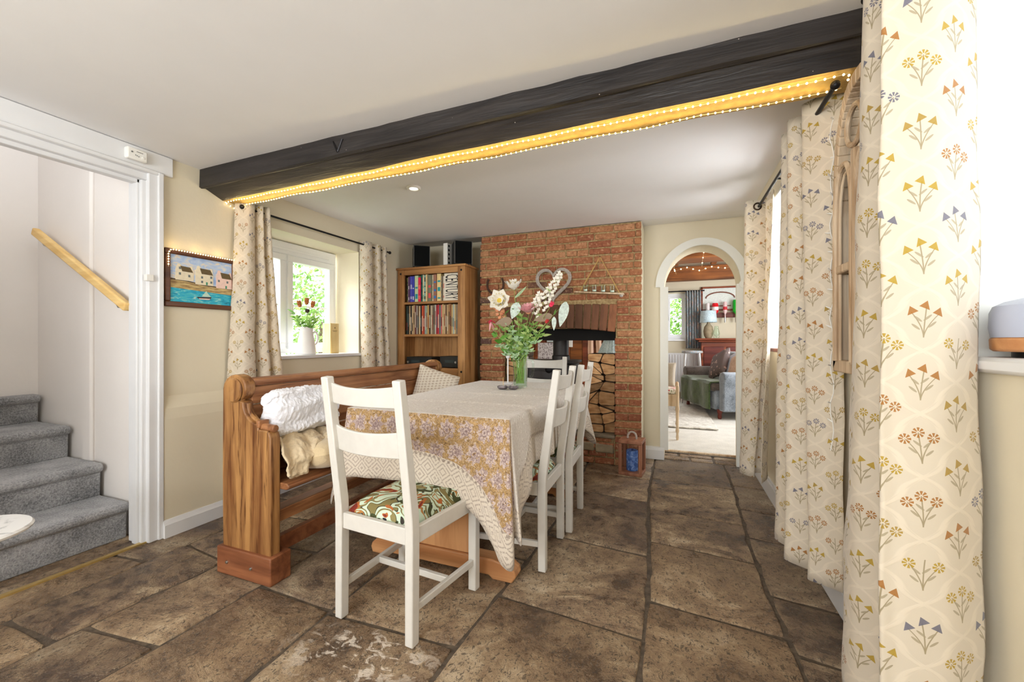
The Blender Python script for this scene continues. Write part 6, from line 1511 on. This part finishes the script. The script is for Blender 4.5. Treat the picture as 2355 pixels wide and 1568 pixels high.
# mirror with a drawn scene, bar optics
T = thing('wall_mirror', 'brown framed etched mirror on the sitting room far wall', 'mirror', (0.80, 8.58, 1.66)); bm = BM(); x0, x1, z0, z1 = 0.475, 1.13, 1.665, 2.115
for a in ((x0, x1, z0, z0+0.03), (x0, x1, z1-0.03, z1), (x0, x0+0.03, z0, z1), (x1-0.03, x1, z0, z1)): bx(bm, a[0], a[1], 8.565, 8.598, a[2], a[3])
obj('frame', bm, 'mahogany', T, world=True, bevel=0.004); bm = BM(); bx(bm, x0+0.02, x1-0.02, 8.585, 8.594, z0+0.02, z1-0.02); obj('mirror_glass', bm, C('etched_glass', 224, 230, 226, 0.25, var=0.1), T, world=True)
bm = BM(); P = [(0.80+0.24*math.cos(a), 8.582, 1.90+0.11*math.sin(a)) for a in [PI*k/14 for k in range(15)]]; tube(bm, P, 0.013, 6); bx(bm, 0.62, 0.98, 8.578, 8.585, 1.745, 1.765); obj('etched_garland', bm, C('garland_brown', 130, 84, 70, 0.7), T, world=True)
T = thing('optic_rail', 'dark wooden rail for upturned spirit bottles in the sitting room', 'rail', (0.92, 8.55, 1.53)); bm = BM(); bx(bm, 0.66, 1.17, 8.545, 8.598, 1.535, 1.625); obj('rail', bm, 'wine_wood', T, world=True, bevel=0.005)
for k, (x, c, lab, dz) in enumerate([(0.585, (222, 214, 214), 'clear upturned bottle left of the red one', 0.0), (0.71, (214, 24, 36), 'red round upturned bottle on the optic rail', 0.0), (0.875, (220, 190, 190), 'small clear upturned bottle with a red label on the optic rail', 0.02), (1.05, (20, 176, 44), 'green upturned bottle on the optic rail', 0.05)]):
    T = thing('spirit_bottle', lab, 'bottle', (x, 8.49, 1.44)); bm = BM(); r = 0.055 if k in (1, 3) else 0.035
    lathe(bm, [(0.010, 0.10), (0.011, 0.15), (r, 0.20), (r, 0.33+dz), (r*0.8, 0.36+dz), (0.0, 0.365+dz)], n=18); obj('glass_body', bm, C('bottle_%d' % k, *c, 0.15), T)
    bm = BM(); lathe(bm, [(0.012, 0.0), (0.016, 0.03), (0.014, 0.10), (0.012, 0.10)], n=12); obj('optic_tap', bm, 'steel', T)
    if k in (1, 2): bm = BM(); lathe(bm, [(r+0.001, 0.23), (r+0.001, 0.29)], n=18, cap=False); obj('label_band', bm, C('label_white', 240, 236, 232, 0.6) if k == 1 else C('label_red', 200, 40, 50, 0.6), T)
# panelled bar, lamp, stool
T = thing('panelled_bar', 'curved mahogany panelled bar counter in the sitting room', 'cabinet', (0.95, 8.15, 0)); bm = BM(); bx(bm, 0.46, 1.60, 8.22, 8.49, 0.013, 1.08); obj('body', bm, 'mahogany', T, world=True, bevel=0.006)
bm = BM(); bx(bm, 0.36, 1.66, 8.15, 8.50, 1.115, 1.15); bx(bm, 0.41, 1.63, 8.18, 8.49, 1.08, 1.115); obj('counter', bm, 'mahogany', T, world=True, bevel=0.012)
for k in range(3): bm = BM(); bx(bm, 0.50+k*0.37, 0.83+k*0.37, 8.205, 8.22, 0.15, 1.0); obj('panel', bm, 'wine_wood', T, world=True, bevel=0.008)
T = thing('table_lamp', 'stone-coloured table lamp with a pale blue shade on the bar', 'lamp', (0.585, 8.33, 1.151)); bm = BM(); lathe(bm, [(0.05, 0.0), (0.075, 0.05), (0.085, 0.13), (0.07, 0.21), (0.03, 0.26), (0.02, 0.30)], n=24); obj('base', bm, 'stone_cap', T)
bm = BM(); lathe(bm, [(0.145, 0.29), (0.125, 0.50), (0.122, 0.50), (0.142, 0.29)], n=32, cap=False); obj('lamp_shade', bm, 'linen_shade', T)
T = thing('glass_carafe', 'clear glass carafe beside the table lamp on the bar', 'carafe', (0.71, 8.26, 1.151)); bm = BM(); lathe(bm, [(0.0, 0), (0.05, 0.0), (0.06, 0.08), (0.04, 0.16), (0.03, 0.22), (0.028, 0.22), (0.038, 0.16), (0.057, 0.08), (0.0, 0.006)], n=20, cap=False); obj('carafe_body', bm, 'glass', T)
T = thing('bar_stool', 'white painted bar stool with a floral top', 'stool', (0.30, 7.96, 0.012)); bm = BM(); lathe(bm, [(0, 0.875), (0.165, 0.875), (0.175, 0.89), (0.165, 0.915), (0, 0.92)], n=28); obj('seat', bm, 'floral_blue', T)
for s in (-1, 1):
    for q in (-1, 1): bm = BM(); tube(bm, [(s*0.11, q*0.11, 0.875), (s*0.17, q*0.17, 0.0)], 0.017, 8); obj('leg', bm, 'white_gloss', T)
for z, k in ((0.30, 0.148), (0.55, 0.133)):
    for a in ((-k, -k, k, -k), (-k, k, k, k), (-k, -k, -k, k), (k, -k, k, k)): bm = BM(); tube(bm, [(a[0], a[1], z), (a[2], a[3], z)], 0.010, 8); obj('rung', bm, 'white_gloss', T)

# sofa, seen from its left end; seat looks towards -x
def sofa():
    rz = math.radians(18); T = thing('sofa', 'grey tweed sofa with rolled arms on turned dark legs', 'sofa', (0.675, 7.08, 0.012), rz)
    # local frame: y along the length (-.75..+.75), x from front (-.38) to back (+.45)
    bm = BM(); bx(bm, -0.36, 0.45, -0.62, 0.62, 0.13, 0.40); obj('base', bm, 'grey_tweed', T, bevel=0.03)
    bm = BM(); bx(bm, -0.40, 0.25, -0.61, 0.61, 0.38, 0.50); obj('seat_cushion', bm, 'dark_tweed', T, bevel=0.05, seg=4)
    bm = BM(); prism(bm, [(0.22, 0.40), (0.30, 0.88), (0.36, 0.92), (0.44, 0.90), (0.47, 0.40)], 1, -0.66, 0.66); obj('backrest', bm, 'grey_tweed', T, bevel=0.03, seg=3)
    for s in (-1, 1):
        bm = BM(); prism(bm, [(s*0.62, 0.12), (s*0.62, 0.50), (s*0.60, 0.58), (s*0.64, 0.645), (s*0.72, 0.665), (s*0.79, 0.63), (s*0.80, 0.56), (s*0.77, 0.50), (s*0.76, 0.12)], 0, -0.30, 0.46); obj('arm', bm, 'grey_tweed' if s < 0 else 'dark_tweed', T, bevel=0.02, seg=3)
        for x in (-0.28, 0.38): bm = BM(); lathe(bm, [(0.020, 0.0), (0.028, 0.03), (0.024, 0.07), (0.036, 0.10), (0.038, 0.135)], (x, s*0.60, 0), 14); obj('leg', bm, 'wine_wood', T)
    bm = BM()
    def fn(u, v):
        y = -0.60+1.14*u; s = v*0.95
        if s < 0.42: return (0.02-s, y, 0.512+0.01*math.sin(u*9))
        return (-0.415-0.01*math.sin(u*15), y, max(0.13, 0.505-(s-0.42)*(0.80 if u > 0.12 else 0.95)))
    lumpy(bm, fn, 40, 30, 0.007, 9, 2); th = obj('velvet_throw', bm, 'green_velvet', solid=0.010, keep=True); th.location = T.location; th.rotation_euler = (0, 0, rz)
    tag(th, 'green velvet throw spread over the sofa seat and hanging down its front', 'throw')
    M0 = Matrix.Translation(T.location) @ Matrix.Rotation(rz, 4, 'Z')
    for (y, x, ang, tl, mat, lab, w_) in ((0.02, -0.02, 90, -28, 'dotted_cushion', 'large dark spotted cushion standing on the sofa', 0.46), (-0.20, 0.10, 90, -24, 'pale_blue_cushion', 'pale blue cushion behind the dark spotted one', 0.42), (-0.42, 0.06, 90, -20, 'peach_cushion', 'peach patterned cushion at the near end of the sofa', 0.42)):
        bm = BM(); cushion(bm, w_, w_, 0.13, 12, M0 @ Matrix.Translation((x, y, 0.735)) @ Matrix.Rotation(math.radians(ang), 4, 'Z') @ Matrix.Rotation(math.radians(tl if False else 22), 4, 'X') @ Matrix.Rotation(math.radians(22), 4, 'Y')); tag(obj('sofa_cushion', bm, mat, sub=1), lab, 'cushion')
sofa()
bm = BM(); lumpy(bm, lambda u, v: (-0.52+1.02*u-0.06*v, 5.55+2.1*v, 0.028), 60, 60, 0.006, 14, 5); tag(obj('shaggy_rug', bm, 'rug_wool', solid=0.012), 'cream shaggy rug on the sitting room carpet', 'rug')
# old side chair just inside the arch
def old_chair():
    T = thing('side_chair', 'pale wooden side chair with a rose seat just beyond the arch', 'chair', (-0.20, 5.10, 0.012)); m = 'limed_wood'
    for x in (-0.23, 0.235):
        for y in (-0.21, 0.21):
            bm = BM(); lathe(bm, [(0.012, 0.0), (0.016, 0.03), (0.012, 0.07), (0.020, 0.10), (0.014, 0.14), (0.016, 0.30), (0.022, 0.34), (0.018, 0.38), (0.020, 0.58), (0.014, 0.60), (0.0, 0.605)], (x, y, 0), 14); obj('leg', bm, m, T)
    bm = BM(); bx(bm, -0.22, 0.225, -0.225, 0.225, 0.37, 0.50); obj('seat_frame', bm, m, T, bevel=0.005)
    bm = BM(); bx(bm, -0.215, 0.22, -0.22, 0.22, 0.502, 0.548); obj('seat_pad', bm, 'rose_seat', T, bevel=0.015, seg=3)
    bm = BM(); bx(bm, -0.25, -0.225, -0.2, 0.2, 0.62, 0.98); bx(bm, -0.25, -0.225, -0.21, -0.18, 0.5, 0.98); bx(bm, -0.25, -0.225, 0.18, 0.21, 0.5, 0.98); obj('backrest', bm, m, T, bevel=0.005)
    bm = BM(); cushion(bm, 0.33, 0.30, 0.12, 12, Matrix.Translation((-0.13, 5.10, 0.715)) @ Matrix.Rotation(math.radians(-14), 4, 'Z') @ Matrix.Rotation(math.radians(-12), 4, 'X')); tag(obj('taupe_cushion', bm, 'taupe_cushion', sub=1), 'plain taupe cushion standing on the side chair beyond the arch', 'cushion')
old_chair()

# ---------------------------------------------------------------- glimpsed through the fireplace
T = thing('boarded_cupboard', 'brown boarded cupboard seen through the fireplace opening', 'cupboard', (-1.45, 6.9, 0.012)); bm = BM(); bx(bm, -2.45, -0.55, 6.75, 7.15, 0.012, 1.55); obj('carcass', bm, 'beam_oak', T, world=True, bevel=0.005)
for k in range(9): bm = BM(); bx(bm, -2.42+k*0.205, -2.23+k*0.205, 6.735, 6.752, 0.06, 1.5); obj('board', bm, 'mahogany' if k % 2 else 'beam_oak', T, world=True, bevel=0.003)
for (x0, x1, z0, z1, c, lab, nm, cat) in ((-2.16, -1.86, 0.66, 1.07, 'pale_print', 'white and lilac patterned picture seen through the fireplace left of the flue', 'patterned_picture', 'picture'), (-1.78, -1.70, 0.98, 1.16, 'upvc', 'small white card seen right of the flue through the fireplace', 'white_card', 'card'),
        (-1.62, -1.56, 1.00, 1.16, 'upvc', 'second small white card right of the flue', 'white_card', 'card'), (-2.00, -1.88, 1.08, 1.17, 'teal_card', 'small white and teal card above the patterned picture', 'teal_card', 'card')):
    if c not in MT:
        m = Mat(c, (0.8, 0.8, 0.85)); n = m.noise(m.tc('Generated'), 12, 4, 0.7)
        m.col(m.ramp(n, [(0.4, srgb(120, 110, 124) if c == 'pale_print' else srgb(90, 176, 180)), (0.52, srgb(228, 224, 234))])); MT[c] = m.m
    bm = BM(); bx(bm, x0, x1, 6.715, 6.733, z0, z1); tag(obj(nm, bm, c, bevel=0.002), lab, cat)
for k, x in enumerate((-1.30, -1.17, -1.04, -0.95)):
    bm = BM(); lumpy(bm, lambda u, v: (x+0.085*u, 6.70+0.012*math.sin(u*7), 1.36-0.62*v+0.02*u), 8, 14, 0.006, 12, k); tag(obj('hanging_scarf', bm, C('scarf_pink', 226, 188, 164, 0.8), solid=0.004), 'pinkish cloth hanging on the cupboard boards, %s from the left' % ordinal(k+1), 'cloth', 'pinkish cloths hanging on the cupboard')
T = thing('pleated_lamp', 'lamp with a pale blue pleated shade seen above the right log stack', 'lamp', (-0.72, 5.35, 0.012)); bm = BM(); n = 48
A = []; 
for r, z in ((0.075, 1.17), (0.19, 0.92)): A.append([bm.verts.new(((r+(0.006 if k % 2 else -0.006))*math.cos(2*PI*k/n), (r+(0.006 if k % 2 else -0.006))*math.sin(2*PI*k/n), z)) for k in range(n)])
for k in range(n): bm.faces.new((A[0][k], A[0][(k+1) % n], A[1][(k+1) % n], A[1][k]))
obj('lamp_shade', bm, 'linen_shade', T, smooth=False, solid=0.002)
bm = BM(); lathe(bm, [(0.14, 0.0), (0.14, 0.02), (0.02, 0.04), (0.014, 0.50), (0.03, 0.60), (0.014, 0.70), (0.012, 1.0)], n=18); obj('stand', bm, 'wine_wood', T)

# ---------------------------------------------------------------- garden outside the windows
def shrub(name, label, c, R_, H, n, seed, leaf=0.09, lo=0.0):
    T = thing(name, label, 'tree', (c[0], c[1], lo), 0, 'garden trees outside'); rnd = random.Random(seed); bm = BM(); tones = []
    for _ in range(n):
        while True:
            p = Vector((rnd.uniform(-1, 1), rnd.uniform(-1, 1), rnd.uniform(-1, 1)))
            if 0.2 < p.length < 1 and noise.noise(p*2.4+Vector((seed, 0, 0))) > -0.12: break
        q = Vector((c[0]+p.x*R_, c[1]+p.y*R_, lo+H*0.62+p.z*H*0.5)); d = Vector((rnd.uniform(-1, 1), rnd.uniform(-1, 1), rnd.uniform(-1, 0.4)))
        petal(bm, q, d, (0.3, 0.2, 1), leaf*rnd.uniform(0.7, 1.3), leaf*0.55, 0.3, 2); tones += [rnd.random()]*4
    o = obj('foliage', bm, 'foliage_leaf', T, world=True, smooth=False); set_tone(o, lambda i: tones[i] if i < len(tones) else 0.5)
    bm = BM(); tube(bm, [(c[0], c[1], lo-0.3), (c[0]+0.05, c[1], lo+H*0.3), (c[0], c[1]+0.05, lo+H*0.7)], [0.09, 0.07, 0.03], 8); obj('trunk', bm, 'log_bark', T, world=True)
shrub('garden_tree', 'leafy green tree outside the left window', (-6.9, 7.2, 0), 1.35, 3.4, 2600, 1, 0.13)
shrub('garden_tree', 'low leafy tree nearer the left window, behind the jug', (-5.3, 5.05, 0), 0.85, 2.0, 1600, 2, 0.11)
shrub('garden_tree', 'bright green tree seen at the left pane of the left window', (-8.4, 5.2, 0), 1.1, 3.8, 1600, 5, 0.13)
shrub('garden_tree', 'green bush outside the sitting room window, left pane', (-0.95, 11.3, 0), 0.62, 2.1, 1700, 3, 0.13)
shrub('garden_tree', 'green bush outside the sitting room window, right pane', (0.35, 11.2, 0), 0.66, 2.3, 1700, 4, 0.13)
bm = BM(); bx(bm, -12, -3.05, -4, 14, -0.4, -0.3); bx(bm, -3.0, 3.2, 8.9, 14, -0.4, -0.3); struct('floor_lawn', bm, C('lawn', 110, 146, 70, 0.9, nb=0.4), smooth=False)
